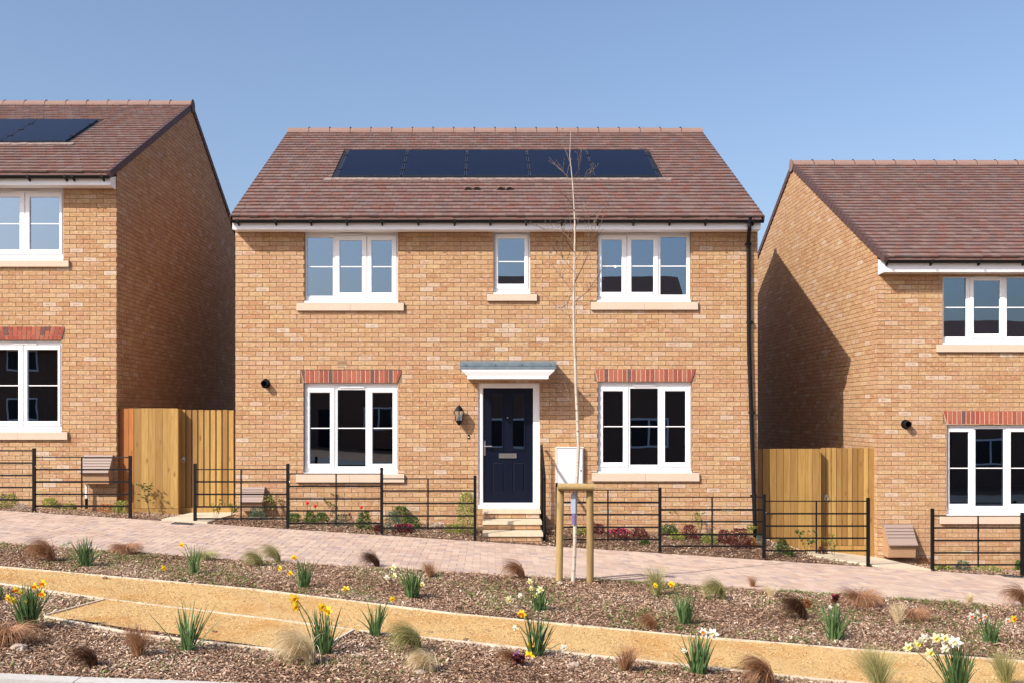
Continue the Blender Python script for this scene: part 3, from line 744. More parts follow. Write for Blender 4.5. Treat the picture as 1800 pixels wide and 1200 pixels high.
# ================================================================ main house
def brick_house(label,Yf,xl,xr,ye,ze,yr,zr,ztop,zbot,vref,openings,gable,phase=0.0,back=None,group=None):
    h=empty('brick_house',(0,0,0)); tag(h,label,'house')
    back=back or (2*yr-ye-.35)
    w=Wall((0,Yf,0),(1,0,0),(0,-1,0))
    fw=wall_back('front_wall',w,xl,xr,zbot,ztop,openings,h)
    walls=[(fw,w,lay(w,xl-.0,xr+.0,zbot+.2,ztop,vref,openings,(),phase))]
    sl=(zr-ze)/(yr-ye); yr2=yr
    hps=[(-sl,1,ze-sl*ye-.055),(sl,1,ze+sl*(2*yr-ye)-.055)]
    for sd in (-1,1):
        xx=xl if sd<0 else xr
        gw=Wall((xx,0,0),(0,1,0),(sd,0,0))
        g=wall_back('gable_wall',gw,Yf+.001,back,zbot,zr,[],h,.1,hps)
        if sd!=gable: g.data.materials.clear(); g.data.materials.append(M['brick'])
        if sd==gable: walls.append((g,gw,lay(gw,Yf-.008,back,zbot+.2,zr,vref,[],hps,.0)))
    mb=MB(); mb.face([(xl,back,zbot),(xl,back,ze+.3),(xr,back,ze+.3),(xr,back,zbot)]); mb.build('rear_wall',M['mortar'],h)
    return h,walls
MY=16.7
xl,xr=X(414,MY),X(1331.5,MY)
op=[]
HM=empty('tmp')
U1=dict(outer=(535.3,699.5,406.5,532.5),lights=[('fixed',(540.5,585.3,418,520.5),None),('sash',(597.5,636.6,423,515),(590,644.6,414.7,524)),('sash',(653.7,689,423,515),(645.4,697.4,414.7,524))],bar_y=469,vent=(594,640,412.6))
U3=dict(outer=(1050,1214,406,531.5),lights=[('sash',(1057.7,1093,422,514),(1050.9,1101,413.5,522.5)),('sash',(1110,1148.7,422,514),(1102,1156.7,413.5,522.5)),('fixed',(1160.7,1206.3,417,518.5),None)],bar_y=468,vent=(1108,1152,411.6))
U2=dict(outer=(867.3,932.3,406.5,518),lights=[('sash',(875.6,922,420,499.6),(870,928.5,411.5,508.5))],bar_y=460)
G1=dict(outer=(533.8,699.5,672.5,833),lights=[('sash',(545,580.4,689.5,814.5),(536.5,588.3,681,823)),('fixed',(593.5,642.8,684.5,819),None),('sash',(655,690.4,689.5,814.5),(647,698,681,823))],bar_y=751.8,vent=(597,640,679.5))
G3=dict(outer=(1051,1216,670,831),lights=[('sash',(1060,1095.4,687,812),(1053,1104,679,820)),('fixed',(1107.5,1156.5,682,816),None),('sash',(1169,1205,687,812),(1160.5,1213,679,820))],bar_y=749,vent=(1112,1152,676.5))
def rect_of(o,Y): return (X(o[0],Y),X(o[1],Y),Z(o[3],Y),Z(o[2],Y))
def sill_rect(a,b,c,d,Y): return (X(a,Y-.055)-.003,X(b,Y-.055)+.003,Z(d,Y-.055)-.003,Z(c,Y-.055)+.016)
DOOR=(840.5,948.5,672.8,893)
sl=[sill_rect(521,709.7,532.3,546,MY),sill_rect(855.5,944,516.8,528.8,MY),sill_rect(1038.7,1227,531,544.5,MY),sill_rect(520,710.5,833,847,MY),sill_rect(1040.5,1229.5,831,845,MY)]
ar=[(X(528,MY),X(707,MY),Z(672,MY),Z(650,MY)),(X(1045,MY),X(1223,MY),Z(670,MY),Z(648,MY))]
op=[rect_of(U1['outer'],MY),rect_of(U2['outer'],MY),rect_of(U3['outer'],MY),rect_of(G1['outer'],MY),rect_of(G3['outer'],MY),rect_of(DOOR,MY)]
bpy.data.objects.remove(HM)
ZE=E+3.18; ZR=E+5.88; YE=16.33; YR=21.1
house,walls=brick_house('buff brick house in the middle with navy door and row of five solar panels',MY,xl,xr,YE,ZE,YR,ZR,E+3.16,-1.3,Z(577.1,MY),op,0)
br=walls[0][2]
def cull(br,rects):
    out=[]
    for poly,a,c,full in br:
        x0=min(p[0] for p in poly);x1=max(p[0] for p in poly);z0=min(p[1] for p in poly);z1=max(p[1] for p in poly)
        rs=[(x0,x1,z0,z1)]
        for h in rects: rs=minus(rs,h)
        if rs==[(x0,x1,z0,z1)]: out.append((poly,a,c,full)); continue
        for q in rs:
            if q[1]-q[0]>.012 and q[3]-q[2]>.01: out.append(([(q[0],q[2]),(q[1],q[2]),(q[1],q[3]),(q[0],q[3])],a,c,False))
    return out
walls[0]=(walls[0][0],walls[0][1],cull(br,sl+ar)); finish_bricks(walls)
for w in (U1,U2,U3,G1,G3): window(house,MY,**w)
stone_sill(house,MY,521,709.7,532.3,546,615.5); stone_sill(house,MY,855.5,944,516.8,528.8); stone_sill(house,MY,1038.7,1227,531,544.5,1132.5)
stone_sill(house,MY,520,710.5,833,847,614.5); stone_sill(house,MY,1040.5,1229.5,831,845,1134.5)
arch(house,MY,528,707,534.5,698.5,650.3,672.3,22); arch(house,MY,1045,1223,1051,1215,648.3,670,22)
rf,RP,th=roof(house,X(405.5,YE),X(1342,YE),YE,ZE,YR,ZR,pv=(-2.81,3.15,2.06,3.94),vw=.004,vlift=-.014)
panels(house,RP,-2.71,5,2.183)
# roof vent tiles
for px in (830.5,888):
    u=X(px,17.55); s=1.37; o=MB()
    for k in (-.077,.077):
        n=8; arcp=[(u+k+.068*math.cos(math.pi*i/n),.05*math.sin(math.pi*i/n)) for i in range(n+1)]
        A=[RP(a,s,.022+b) for a,b in arcp]; B=[RP(a,s+.16,.012+b*.1) for a,b in arcp]
        for i in range(n): o.face([A[i],A[i+1],B[i+1],B[i]])
    vt=o.build('roof_vent',M['tile'],rf); o=MB()
    for k in (-.077,.077):
        arcp=[(u+k+.062*math.cos(math.pi*i/8),.044*math.sin(math.pi*i/8)) for i in range(9)]; o.face([RP(a,s-.001,.023+b) for a,b in arcp]); 
    o.build('vent_opening',M['tray'],rf)
# fascia and soffit
FY=16.43; ft,fb=ZE-.075,Z(403.6,FY)
mb=MB(); mb.box(xl+.03,xr-.02,FY,FY+.02,fb,ft+.02); mb.build('fascia',M['fascia'],house)
mb=MB(); mb.box(xl+.031,xr-.021,FY+.0205,MY+.0,fb+.004,fb+.014); mb.build('soffit',M['fascia'],house)
for xx in (xl+.03,xr-.03):
    mb=MB(); mb.box(xx-.012,xx+.012,FY+.003,MY+.02,fb+.002,ft+.1); mb.build('box_end',M['fascia'],house)
gyc=gutter(house,X(404.5,16.33),X(1343.5,16.33),FY,fb,ft+.03,[X(p,16.35) for p in (418,484,546,609,671,735,799,862,925,988,1051,1114,1178,1241,1325)])
# downpipe with swan neck
def pipe(pts,r=.034): mb=MB(); mb.tube(pts,r,12); return mb
px_=X(1317.5,gyc)
pts=[(px_,gyc,Z(383,16.3)),(px_,gyc,Z(398,16.3)),(px_+.01,gyc+.05,Z(404,16.4)),(px_+.045,MY-.075,Z(428,16.6)),(px_+.055,MY-.055,Z(436,16.6)),(px_+.06,MY-.055,Z(600,MY)),(X(1327.5,MY-.05),MY-.055,Z(947,MY))]
pp=pipe(pts).build('downpipe',M['gutter'],house,True)
mb=MB(); mb.tube([(px_,gyc,Z(391,16.3)),(px_,gyc,Z(380,16.3))],[.045,.055],12); mb.build('outlet',M['gutter'],pp)
for py in (430,567,724,870):
    f=(Z(py,MY)-Z(436,MY))/(Z(947,MY)-Z(436,MY)); xc=px_+.06+(X(1327.5,MY-.05)-px_-.06)*max(0,f); z=Z(py,MY); mb=MB(); mb.tube([(xc,MY-.055,z-.02),(xc,MY-.055,z+.02)],.041,12); mb.box(xc-.06,xc+.05,MY-.03,MY,z-.012,z+.012); mb.build('pipe_clip',M['gutter'],pp)
# door
dx0,dx1,dz0,dz1=rect_of(DOOR,MY); yd=MY+.055
L=(X(849.3,yd),X(937,yd),Z(884,yd),Z(681.3,yd))
dr=empty('front_door',((dx0+dx1)/2,yd,dz0)); dr.parent=house
def addd(n,mb,m,smooth=False): o=mb.build(n,m,dr,smooth); o.location=-dr.location; return o
mb=MB(); ring(mb,(dx0-.003,dx1+.003,dz0-.002,dz1+.003),L,MY+.02,MY+.10,.012); addd('door_frame',mb,M['pvc'])
mb=MB(); mb.box(dx0+.0,dx1-.0,MY-.02,MY+.07,dz0+.001,dz0+.06); mb.box(L[0]-.004,L[1]+.004,yd-.03,yd+.02,L[2]-.012,L[2]+.012); addd('threshold',mb,M['pvc'])
gl=[(X(864.5,yd),X(882.5,yd),Z(789,yd),Z(693.5,yd)),(X(902,yd),X(921,yd),Z(789,yd),Z(693.5,yd))]
pn=[(X(864.5,yd),X(886.5,yd),Z(866,yd),Z(811,yd)),(X(901,yd),X(922.5,yd),Z(866,yd),Z(811,yd))]
rs=[(L[0]+.003,L[1]-.003,L[2]+.012,L[3]-.003)]
for g in gl+pn: rs=minus(rs,g)
mb=MB()
for q in rs: mb.face([(q[0],yd,q[2]),(q[1],yd,q[2]),(q[1],yd,q[3]),(q[0],yd,q[3])])
for p in pn:
    a=.012; P1_=[(p[0],p[2]),(p[1],p[2]),(p[1],p[3]),(p[0],p[3])]; P2_=[(p[0]+a,p[2]+a),(p[1]-a,p[2]+a),(p[1]-a,p[3]-a),(p[0]+a,p[3]-a)]; b=.028; P3_=[(p[0]+b,p[2]+b),(p[1]-b,p[2]+b),(p[1]-b,p[3]-b),(p[0]+b,p[3]-b)]
    for i in range(4):
        j=(i+1)%4; mb.face([(P1_[i][0],yd,P1_[i][1]),(P1_[j][0],yd,P1_[j][1]),(P2_[j][0],yd+.010,P2_[j][1]),(P2_[i][0],yd+.010,P2_[i][1])]); mb.face([(P2_[i][0],yd+.010,P2_[i][1]),(P2_[j][0],yd+.010,P2_[j][1]),(P3_[j][0],yd+.001,P3_[j][1]),(P3_[i][0],yd+.001,P3_[i][1])])
    mb.face([(u,yd+.001,v) for u,v in P3_])
leaf=addd('door_leaf',mb,M['navy'])
for g in gl:
    mb=MB(); ring(mb,(g[0]-.022,g[1]+.022,g[2]-.022,g[3]+.022),g,yd-.012,yd+.02,.012); addd('glazing_surround',mb,M['navy'])
    mb=MB(); mb.box(g[0]-.002,g[1]+.002,yd+.012,yd+.016,g[2]-.002,g[3]+.002); addd('pane',mb,M['glass'])
mb=MB(); a,b,c,d=X(877,yd),X(908,yd),Z(804.5,yd),Z(796,yd); ring(mb,(a,b,c,d),(a+.018,b-.018,c+.018,d-.018),yd-.014,yd+.002,.004); mb.box(a+.018,b-.018,yd-.006,yd+.001,c+.018,d-.018); addd('letterbox',mb,M['chrome'])
mb=MB(); hx=X(852,yd); mb.box(hx-.014,hx+.014,yd-.010,yd,Z(800,yd),Z(774,yd)); hz=Z(783.5,yd); mb.tube([(hx,yd-.01,hz),(hx,yd-.055,hz)],.010,8); mb.tube([(hx-.01,yd-.055,hz),(hx+.12,yd-.055,hz)],.010,8); mb.tube([(hx,yd-.01,Z(795,yd)),(hx,yd-.018,Z(795,yd))],.012,10); addd('door_handle',mb,M['chrome'],False)
mb=MB(); x,z=X(892.3,yd),Z(733.5,yd); mb.tube([(x,yd,z),(x,yd-.008,z)],.011,10); addd('spyhole',mb,M['chrome'])
mb=MB(); a,b,c,e=dx0-.3,dx1+.3,dz0,dz1+.2; y=MY+.13; d=2.5
mb.face([(a,y+d,c),(b,y+d,c),(b,y+d,e),(a,y+d,e)]); mb.face([(a,y,c),(a,y+d,c),(a,y+d,e),(a,y,e)]); mb.face([(b,y,c),(b,y,e),(b,y+d,e),(b,y+d,c)]); mb.face([(a,y,c),(b,y,c),(b,y+d,c),(a,y+d,c)]); mb.face([(a,y,e),(a,y+d,e),(b,y+d,e),(b,y,e)]); addd('hall',mb,M['dark'])
# canopy
cy=16.1; cx0,cx1=X(808.5,cy),X(977.5,cy); ct,cm,cb=Z(635.5,cy),Z(648,cy),Z(665,16.2)
cn=empty('canopy',((cx0+cx1)/2,MY,cb)); cn.parent=house
mb=MB(); mb.hexa([(cx0,cy,cm),(cx1,cy,cm),(cx1,MY,cm),(cx0,MY,cm),(cx0,cy,ct-.045),(cx1,cy,ct-.045),(cx1-.0,MY,ct+.02),(cx0+.0,MY,ct+.02)]); mb.hexa([(cx0-.004,cy-.006,ct-.06),(cx1+.004,cy-.006,ct-.06),(cx1+.004,MY,ct+.005),(cx0-.004,MY,ct+.005),(cx0-.004,cy-.006,ct-.008),(cx1+.004,cy-.006,ct-.008),(cx1+.004,MY,ct+.05),(cx0-.004,MY,ct+.05)])
o=mb.build('canopy_roof',M['lead'],cn); o.location=-cn.location
mb=MB(); lv=[(cm-.001,.02),(cm-.022,.026),(cm-.045,.045),(cm-.08,.085),(cm-.105,.112),(cb+.022,.125),(cb+.018,.118),(cb,.118)]
for (za,ia),(zb,ib) in zip(lv[:-1],lv[1:]):
    q=lambda z,i:[(cx0+i,MY,z),(cx0+i,cy+i*.4,z),(cx1-i,cy+i*.4,z),(cx1-i,MY,z)]
    A,B=q(za,ia),q(zb,ib)
    for k in range(3): mb.face([B[k],B[k+1],A[k+1],A[k]])
i=lv[-1][1]; mb.face([(cx0+i,MY,cb),(cx1-i,MY,cb),(cx1-i,cy+i*.4,cb),(cx0+i,cy+i*.4,cb)]); o=mb.build('canopy_soffit',M['fascia'],cn); o.location=-cn.location
for px in (818,870.5,916.5,967.5):
    mb=MB(); x,z=X(px,cy),Z(640,cy); mb.tube([(x,cy-.004,z),(x,cy-.014,z)],.011,8); o=mb.build('bolt',M['chrome'],cn); o.location=-cn.location
# lantern
lx,ly=X(807,MY-.12),MY-.13; zt,zb=Z(711,ly),Z(747,ly)
la=empty('wall_lantern',(lx,MY,zb)); la.parent=house
def hexr(r,z,n=6,dx=0): return [(lx+r*math.cos(2*math.pi*k/n+math.pi/6),ly+r*math.sin(2*math.pi*k/n+math.pi/6),z) for k in range(n)]
def loft(rs):
    mb=MB()
    for a,b in zip(rs[:-1],rs[1:]):
        for k in range(6): j=(k+1)%6; mb.face([a[k],a[j],b[j],b[k]])
    mb.face(rs[0][::-1]); mb.face(rs[-1]); return mb
hh=zt-zb
mb=loft([hexr(.085,zb+hh*.70),hexr(.088,zb+hh*.73),hexr(.05,zb+hh*.88),hexr(.018,zb+hh*.95),hexr(.012,zb+hh)]); o=mb.build('cap',M['black'],la); o.location=-la.location
mb=loft([hexr(.012,zb),hexr(.03,zb+hh*.07),hexr(.062,zb+hh*.20),hexr(.066,zb+hh*.24)]); o=mb.build('base',M['black'],la); o.location=-la.location
a,b=hexr(.066,zb+hh*.24),hexr(.084,zb+hh*.70)
mb=MB()
for k in range(6): mb.tube([a[k],b[k]],.006,5)
mb.box(lx-.03,lx+.03,ly+.06,MY,zb+hh*.15,zb+hh*.5); o=mb.build('cage',M['black'],la); o.location=-la.location
mb=MB()
for k in range(6): j=(k+1)%6; mb.face([a[k],a[j],b[j],b[k]])
o=mb.build('glass',M['clear'],la); o.location=-la.location
mb=MB(); mb.tube([(lx,ly,zb+hh*.24),(lx,ly,zb+hh*.34),(lx,ly,zb+hh*.42),(lx,ly,zb+hh*.52),(lx,ly,zb+hh*.58)],[.014,.014,.026,.028,.01],8); o=mb.build('bulb',M['pvc'],la,True); o.location=-la.location
mb=MB(); x,z=X(824,MY),Z(767,MY); mb.box(x-.014,x+.014,MY-.022,MY,z-.032,z+.032); o=mb.build('doorbell',M['black'],house); mb=MB(); mb.tube([(x,MY-.022,z-.005),(x,MY-.026,z-.005)],.009,10); mb.build('button',M['pvc'],o)
flue(house,466,673.5,MY)
airbrick(house,594,609.5,630.5,646,MY); airbrick(house,1055,1078,894,900,MY); airbrick(house,1267,1290,893,899,MY); airbrick(house,722,738,896,901.5,MY)
# electric meter box
yy=MY-.09; a,b,c,d=X(977.5,yy),X(1026,yy),Z(857,yy),Z(785,yy)
mb=MB(); mb.box(a,b,yy+.02,MY,c,d); o=mb.build('meter_cabinet',M['pvc'],house); mb=MB(); mb.box(a+.010,b-.010,yy+.012,yy+.0198,c+.012,d-.012); mb.build('gap_shade',M['black'],o); mb=MB(); mb.box(a+.018,b-.018,yy,yy+.0118,c+.03,d-.022); mb.build('cabinet_door',mat('cabinet_white',(.60,.61,.63),.4),o)  # thin black sheet behind the door paints the shaded gap around it
mb=MB(); mb.tube([(b-.045,yy,(c+d)/2-.05),(b-.045,yy-.006,(c+d)/2-.05)],.012,10); mb.build('lock',M['black'],o)
meter_box(house,419,461,857,898,MY,.25)
# steps
stp=empty('door_steps',(X(900,16),16.1,-.4)); tag(stp,'three sandstone steps with brick risers below the navy door','steps')
def adds(n,mb,m,par=stp):
    o=mb.build(n,m,par); o.location=-stp.location; return o
sx0,sx1=X(848,15.65),X(954.3,15.65)
fr=[15.65,16.0,16.35]; zt_=[E-1.83,E-1.685,E-1.545]
for i,(y,z) in enumerate(zip(fr,zt_)):
    yb=fr[i+1]+.05 if i<2 else MY-.012
    mb=MB(); mb.hexa([(sx0-.0,y-.012,z-.052),(sx1+.005,y-.012,z-.052),(sx1+.005,yb,z-.052),(sx0,yb,z-.052),(sx0+.004,y-.008,z),(sx1+.001,y-.008,z),(sx1+.001,yb,z+.004),(sx0+.004,yb,z+.004)]); adds('tread',mb,M['step'])
    z0=(zt_[i-1] if i else -.62)
    mb=MB(); mb.box(sx0+.012,sx1-.008,y+.022,yb,z0-.08 if i==0 else z0+.005,z-.054); rz=mb.build('riser',M['mortar'],stp); rz.location=-stp.location
    zz=z-.055-.0; q=0
    while zz>z0+.012:
        lo=max(zz-.070,z0+.003); u=sx0+.012-(.11 if q%2 else 0)+.003*i
        while u<sx1-.01:
            ua,ub=max(u+.004,sx0+.012),min(u+.221,sx1-.008)
            if ub-ua>.03:
                mb=MB(); w=Wall((0,y+.022,0),(1,0,0),(0,-1,0)); brick_poly(mb,w,[(ua,lo),(ub,lo),(ub,zz-.002),(ua,zz-.002)],u,lo,.009,R.random()); b_=mb.build('brick',M['brick'],rz)
            u+=.225
        zz-=.078; q+=1
# handrail
hr=tag(empty('handrail',(.873,16.1,-.3)),'black metal handrail on the right of the door steps','handrail')
def addh(n,mb): o=mb.build(n,M['black'],hr); o.location=-hr.location
x=.875; mb=MB(); mb.tube([(x,15.72,-.62),(x,15.72,E-.97)],.022,8); addh('post',mb)
mb=MB(); mb.tube([(x,16.52,-.55),(x,16.52,E-.56)],.022,8); addh('post',mb)
mb=MB(); mb.tube([(x,16.62,E-.505),(x,16.52,E-.55),(x,15.72,E-.955),(x,15.66,E-.995)],.021,8); addh('rail',mb)

# ================================================================ left house
SY=16.9
lxr=X(204.5,SY); lxl=lxr-8.6
LU=dict(outer=(-21,111.5,330.5,458.5),lights=[('sash',(-16,35,346.8,439),(-19.5,44,339,447)),('sash',(53,104.7,346.8,439),(45,109.5,339,447))],bar_y=393.5,vent=(24,67,338))
LG=dict(outer=(-21,108.5,598,759),lights=[('sash',(-16,32.6,614.5,739.5),(-19.5,41,606.5,748)),('sash',(49,102,614.5,739.5),(42.5,106.5,606.5,748))],bar_y=677,vent=(22,65,604.5))
LU2=dict(outer=(-260,-150,330.5,455),lights=[('sash',(-250,-210,346.8,439),(-258,-202,339,447)),('sash',(-196,-160,346.8,439),(-201,-152,339,447))],bar_y=393.5)
lop=[rect_of(LU['outer'],SY),rect_of(LG['outer'],SY)]
lsl=[sill_rect(-34,120.4,458,469,SY),sill_rect(-34,118,759,772,SY)]; lar=[(X(-28,SY),X(115,SY),Z(597.5,SY),Z(574.5,SY))]
LZE,LYE,LYR,LZR=E+3.945,16.53,21.14,E+6.46
lh,lw=brick_house('buff brick house at the left edge with shaded gable and solar panels',SY,lxl,lxr,LYE,LZE,LYR,LZR,E+3.92,-1.0,Z(468.5,SY),lop,1,(lxl-lxr)%.225)
lw[0]=(lw[0][0],lw[0][1],cull(lw[0][2],lsl+lar)); finish_bricks(lw)
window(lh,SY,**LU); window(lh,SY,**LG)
stone_sill(lh,SY,-34,120.4,458,469,35); stone_sill(lh,SY,-34,118,759,772,31)
arch(lh,SY,-28,115,-21,108,574.5,597.5,17,True)
lrf,LP,_=roof(lh,lxl-.03,lxr+.02,LYE,LZE,LYR,LZR,pv=(-13.5,-7.52,1.86,3.74))
panels(lh,LP,-7.62-5*1.156+.022,5,1.97)
LFY=SY-.27; lt,lb=LZE-.075,Z(325.5,LFY)
mb=MB(); mb.box(lxl,lxr-.03,LFY,LFY+.02,lb,lt+.02); mb.build('fascia',M['fascia'],lh)
mb=MB(); mb.box(lxl,lxr-.031,LFY+.0205,SY,lb+.004,lb+.014); mb.build('soffit',M['fascia'],lh)
mb=MB(); mb.prism([(LFY+.003,lb+.002),(SY+.02,lb-.015),(SY+.02,lt+.1),(LFY+.003,lt+.01)],'x',lxr-.030,lxr-.004); mb.build('box_end',M['fascia'],lh)
gutter(lh,lxl,lxr+.01,LFY,lb,lt+.03,[X(p,LFY) for p in (-60,-5,53,118,131,183)])
airbrick(lh,70,92,820,825.5,SY)
meter_box(lh,139,190,800,850,SY,.27)
mb=MB(); xx=X(152,SY-.1); mb.tube([(xx,SY-.1,Z(850,SY-.1)),(xx,SY-.1,Z(876,SY-.1))],.022,10); o=mb.build('gas_pipe',M['pvc'],lh,True); mb=MB(); mb.tube([(xx,SY-.1,Z(875,SY-.1)),(xx,SY-.1,Z(893,SY-.1))],.025,10); mb.build('pipe_sleeve',M['black'],lh,True)

# ================================================================ right house
rxl=X(1543,SY); rxr=rxl+8.6
RU=dict(outer=(1656.5,1819,485.5,606),lights=[('fixed',(1659,1697.5,489,592),None),('sash',(1711.5,1757.6,493.5,587),(1704.5,1765.5,486.8,594.5)),('fixed',(1769.5,1814,489,592),None)],bar_y=540.5,vent=(1712,1753,485.9))
RG=dict(outer=(1663.5,1829,746,906),lights=[('sash',(1668.9,1703,758.5,885),(1665.5,1711,750.5,893)),('fixed',(1714.5,1763.5,753,888.5),None),('sash',(1776.5,1813,758.5,885),(1768,1826,750.5,893))],bar_y=822,vent=(1720,1760,748.8))
rop=[rect_of(RU['outer'],SY),rect_of(RG['outer'],SY)]
rsl=[sill_rect(1648,1832,605,618,SY),sill_rect(1654,1842,906,920,SY)]; rar=[(X(1657,SY),X(1835,SY),Z(744.5,SY),Z(721.8,SY))]
RZE,RYE,RYR,RZR=E+2.56,16.53,21.6,E+5.33
rh,rw_=brick_house('buff brick house at the right edge with sunlit gable and plain tiled roof',SY,rxl,rxr,RYE,RZE,RYR,RZR,E+2.53,-1.8,Z(556.5,SY),rop,-1)
rw_[0]=(rw_[0][0],rw_[0][1],cull(rw_[0][2],rsl+rar)); finish_bricks(rw_)
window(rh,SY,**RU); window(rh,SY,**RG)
stone_sill(rh,SY,1648,1832,605,618,1743); stone_sill(rh,SY,1654,1842,906,920,1717.5)
arch(rh,SY,1657,1835,1664,1829,721.8,744.5,22)
rrf,RPP,_=roof(rh,rxl-.02,rxr+.03,RYE,RZE,RYR,RZR)
RFY=SY-.27; rt,rb=RZE-.075,Z(478,RFY)
mb=MB(); mb.box(rxl+.03,rxr,RFY,RFY+.02,rb,rt+.02); mb.build('fascia',M['fascia'],rh)
mb=MB(); mb.box(rxl+.031,rxr,RFY+.0205,SY,rb+.004,rb+.014); mb.build('soffit',M['fascia'],rh)
mb=MB(); mb.prism([(RFY+.003,rb+.002),(SY+.02,rb-.015),(SY+.02,rt+.1),(RFY+.003,rt+.01)],'x',rxl+.004,rxl+.030); mb.build('box_end',M['fascia'],rh)
gutter(rh,rxl+.015,rxr,RFY,rb,rt+.03,[X(p,RFY) for p in (1558,1635,1719,1797,1870)])
flue(rh,1593.5,745,SY); airbrick(rh,1690,1712,965,971.5,SY); meter_box(rh,1563,1614,924,980,SY,.30)

# ================================================================ side gates and fence panels
def boards(par,x0,x1,y,z0,z1,n,m,gap=.004,th=.018,lap=0.0,origin=None):
    w=(x1-x0)/n
    for i in range(n):
        mb=MB(); a=x0+i*w+gap/2; b=x0+(i+1)*w-gap/2; yy=y+R.uniform(-.0015,.0015)
        if lap: mb.hexa([(a,yy-lap,z0),(b,yy,z0),(b,yy+th,z0),(a,yy+th,z0),(a,yy-lap,z1),(b,yy,z1),(b,yy+th,z1),(a,yy+th,z1)],R.random())
        else: mb.box(a,b,yy,yy+th,z0+R.uniform(0,.003),z1+R.uniform(-.004,.004),R.random())
        o=mb.build('board',m,par); o.location=-par.location
GY=16.93
def part(par,n,mb,m): o=mb.build(n,m,par); o.location=-par.location; return o
# left: orange return panel, wide panel, gate
p=tag(empty('fence_panel',(X(221,16.97),16.97,0)),'narrow orange stained timber panel beside the left house wall','fence panel'); boards(p,lxr+.012,X(235.2,16.97),16.97,-.2,Z(717,16.97),3,M['orange'],.006)
p=tag(empty('fence_panel',(X(275,GY),GY,0)),'wide flat board fence panel left of the left side gate','fence panel'); boards(p,X(235.5,GY),X(311.5,GY),GY,Z(893,GY),Z(716.8,GY),6,M['timber'],.0025)
mb=MB(); mb.box(X(235.5,GY),X(311.5,GY),GY-.006,GY+.03,-.35,Z(893.5,GY)); part(p,'gravel_board',mb,M['timber'])
mb=MB(); mb.box(X(311.8,GY),X(314.0,GY),GY-.02,GY+.30,-.35,Z(718,GY)); part(p,'post',mb,M['timber'])
gy2=17.08
g=tag(empty('side_gate',(X(368,gy2),gy2,0)),'vertical boarded timber side gate between left house and middle house','gate')
boards(g,X(316,gy2),X(411.5,gy2),gy2,Z(891,gy2),Z(720,gy2),9,M['timber'],.022)
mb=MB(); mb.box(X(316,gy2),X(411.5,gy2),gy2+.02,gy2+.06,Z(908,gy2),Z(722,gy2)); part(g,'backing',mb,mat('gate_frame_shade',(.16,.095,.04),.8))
mb=MB(); mb.box(X(316,gy2),X(411.5,gy2),gy2-.012,gy2+.019,Z(908,gy2),Z(891.5,gy2),.3); part(g,'bottom_rail',mb,M['timber'])
def ringhandle(g,px,py,y):
    x,z=X(px,y),Z(py,y); mb=MB(); mb.tube([(x,y,z),(x,y-.012,z)],.03,10); n=14
    mb.tube([(x+.03*math.sin(2*math.pi*k/n),y-.02-.006*(k%2),z-.03+.035*math.cos(2*math.pi*k/n)) for k in range(n+1)],.005,6); part(g,'ring_handle',mb,M['chrome'])
ringhandle(g,323,805,gy2-.012)
# right
p=tag(empty('fence_panel',(X(1388,GY),GY,-.5)),'lapped timber fence panel between the downpipe and the right side gate','fence panel'); boards(p,xr+.02,X(1440.5,GY),GY,-.9,Z(788,GY),9,M['timber'],.007,.018,.016)
mb=MB(); mb.box(X(1440.7,GY),X(1442.5,GY),GY-.01,GY+.2,-.9,Z(789,GY)); part(p,'post',mb,M['timber'])
g=tag(empty('side_gate',(X(1488,gy2),gy2,-.5)),'vertical boarded timber side gate beside the right house','gate')
boards(g,X(1442.5,gy2),X(1527,gy2),gy2,Z(958,gy2),Z(786.5,gy2),9,M['timber'],.012)
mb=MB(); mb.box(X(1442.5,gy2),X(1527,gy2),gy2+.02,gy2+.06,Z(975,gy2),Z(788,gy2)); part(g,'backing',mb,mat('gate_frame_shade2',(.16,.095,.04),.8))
mb=MB(); mb.box(X(1442.5,gy2),X(1527,gy2),gy2-.012,gy2+.019,Z(975,gy2),Z(958.5,gy2),.3); part(g,'bottom_rail',mb,M['timber'])
mb=MB(); mb.box(X(1527.6,gy2),X(1537,gy2),gy2-.05,gy2+.05,-1.2,Z(787,gy2),.7); part(g,'gate_post',mb,M['timber']); ringhandle(g,1452,871,gy2-.012)

# ================================================================ estate railings
FYY=15.5
def railing(label,posts,bays):
    """posts: (px,top,base); bays: (px0,px1,[rail y],upright px)"""
    x0=X(posts[0][0],FYY); t=tag(empty('metal_railing',(x0,FYY,float(H(x0,FYY)))),label,'railing')
    for px,a,b in posts:
        x=X(px,FYY); mb=MB(); mb.box(x-.022,x+.022,FYY-.022,FYY+.022,float(H(x,FYY))-.15,Z(a,FYY)-.004); mb.box(x-.019,x+.019,FYY-.019,FYY+.019,Z(a,FYY)-.004,Z(a,FYY)); part(t,'post',mb,M['black'])
        if R.random()<.6:
            mb=MB(); zz=Z(a,FYY)-.28; mb.tube([(x+.02,FYY-.01,zz),(x+.032,FYY-.014,zz)],.009,6); part(t,'bolt',mb,M['chrome'])
    for a,b,ys,up in bays:
        xa,xb=X(a,FYY)+.021,X(b,FYY)-.021
        for i,y in enumerate(ys):
            z=Z(y,FYY); mb=MB()
            if i==0: mb.tube([(xa,FYY,z),(xb,FYY,z)],.009,8)
            else: mb.box(xa,xb,FYY-.004,FYY+.004,z-.0125,z+.0125)
            part(t,'rail',mb,M['black'])
        xu=X(up,FYY); mb=MB(); mb.box(xu-.0115,xu+.0115,FYY-.010,FYY-.0045,Z(ys[-1],FYY)-.03,Z(ys[0],FYY)+.008); part(t,'upright',mb,M['black'])
    return t
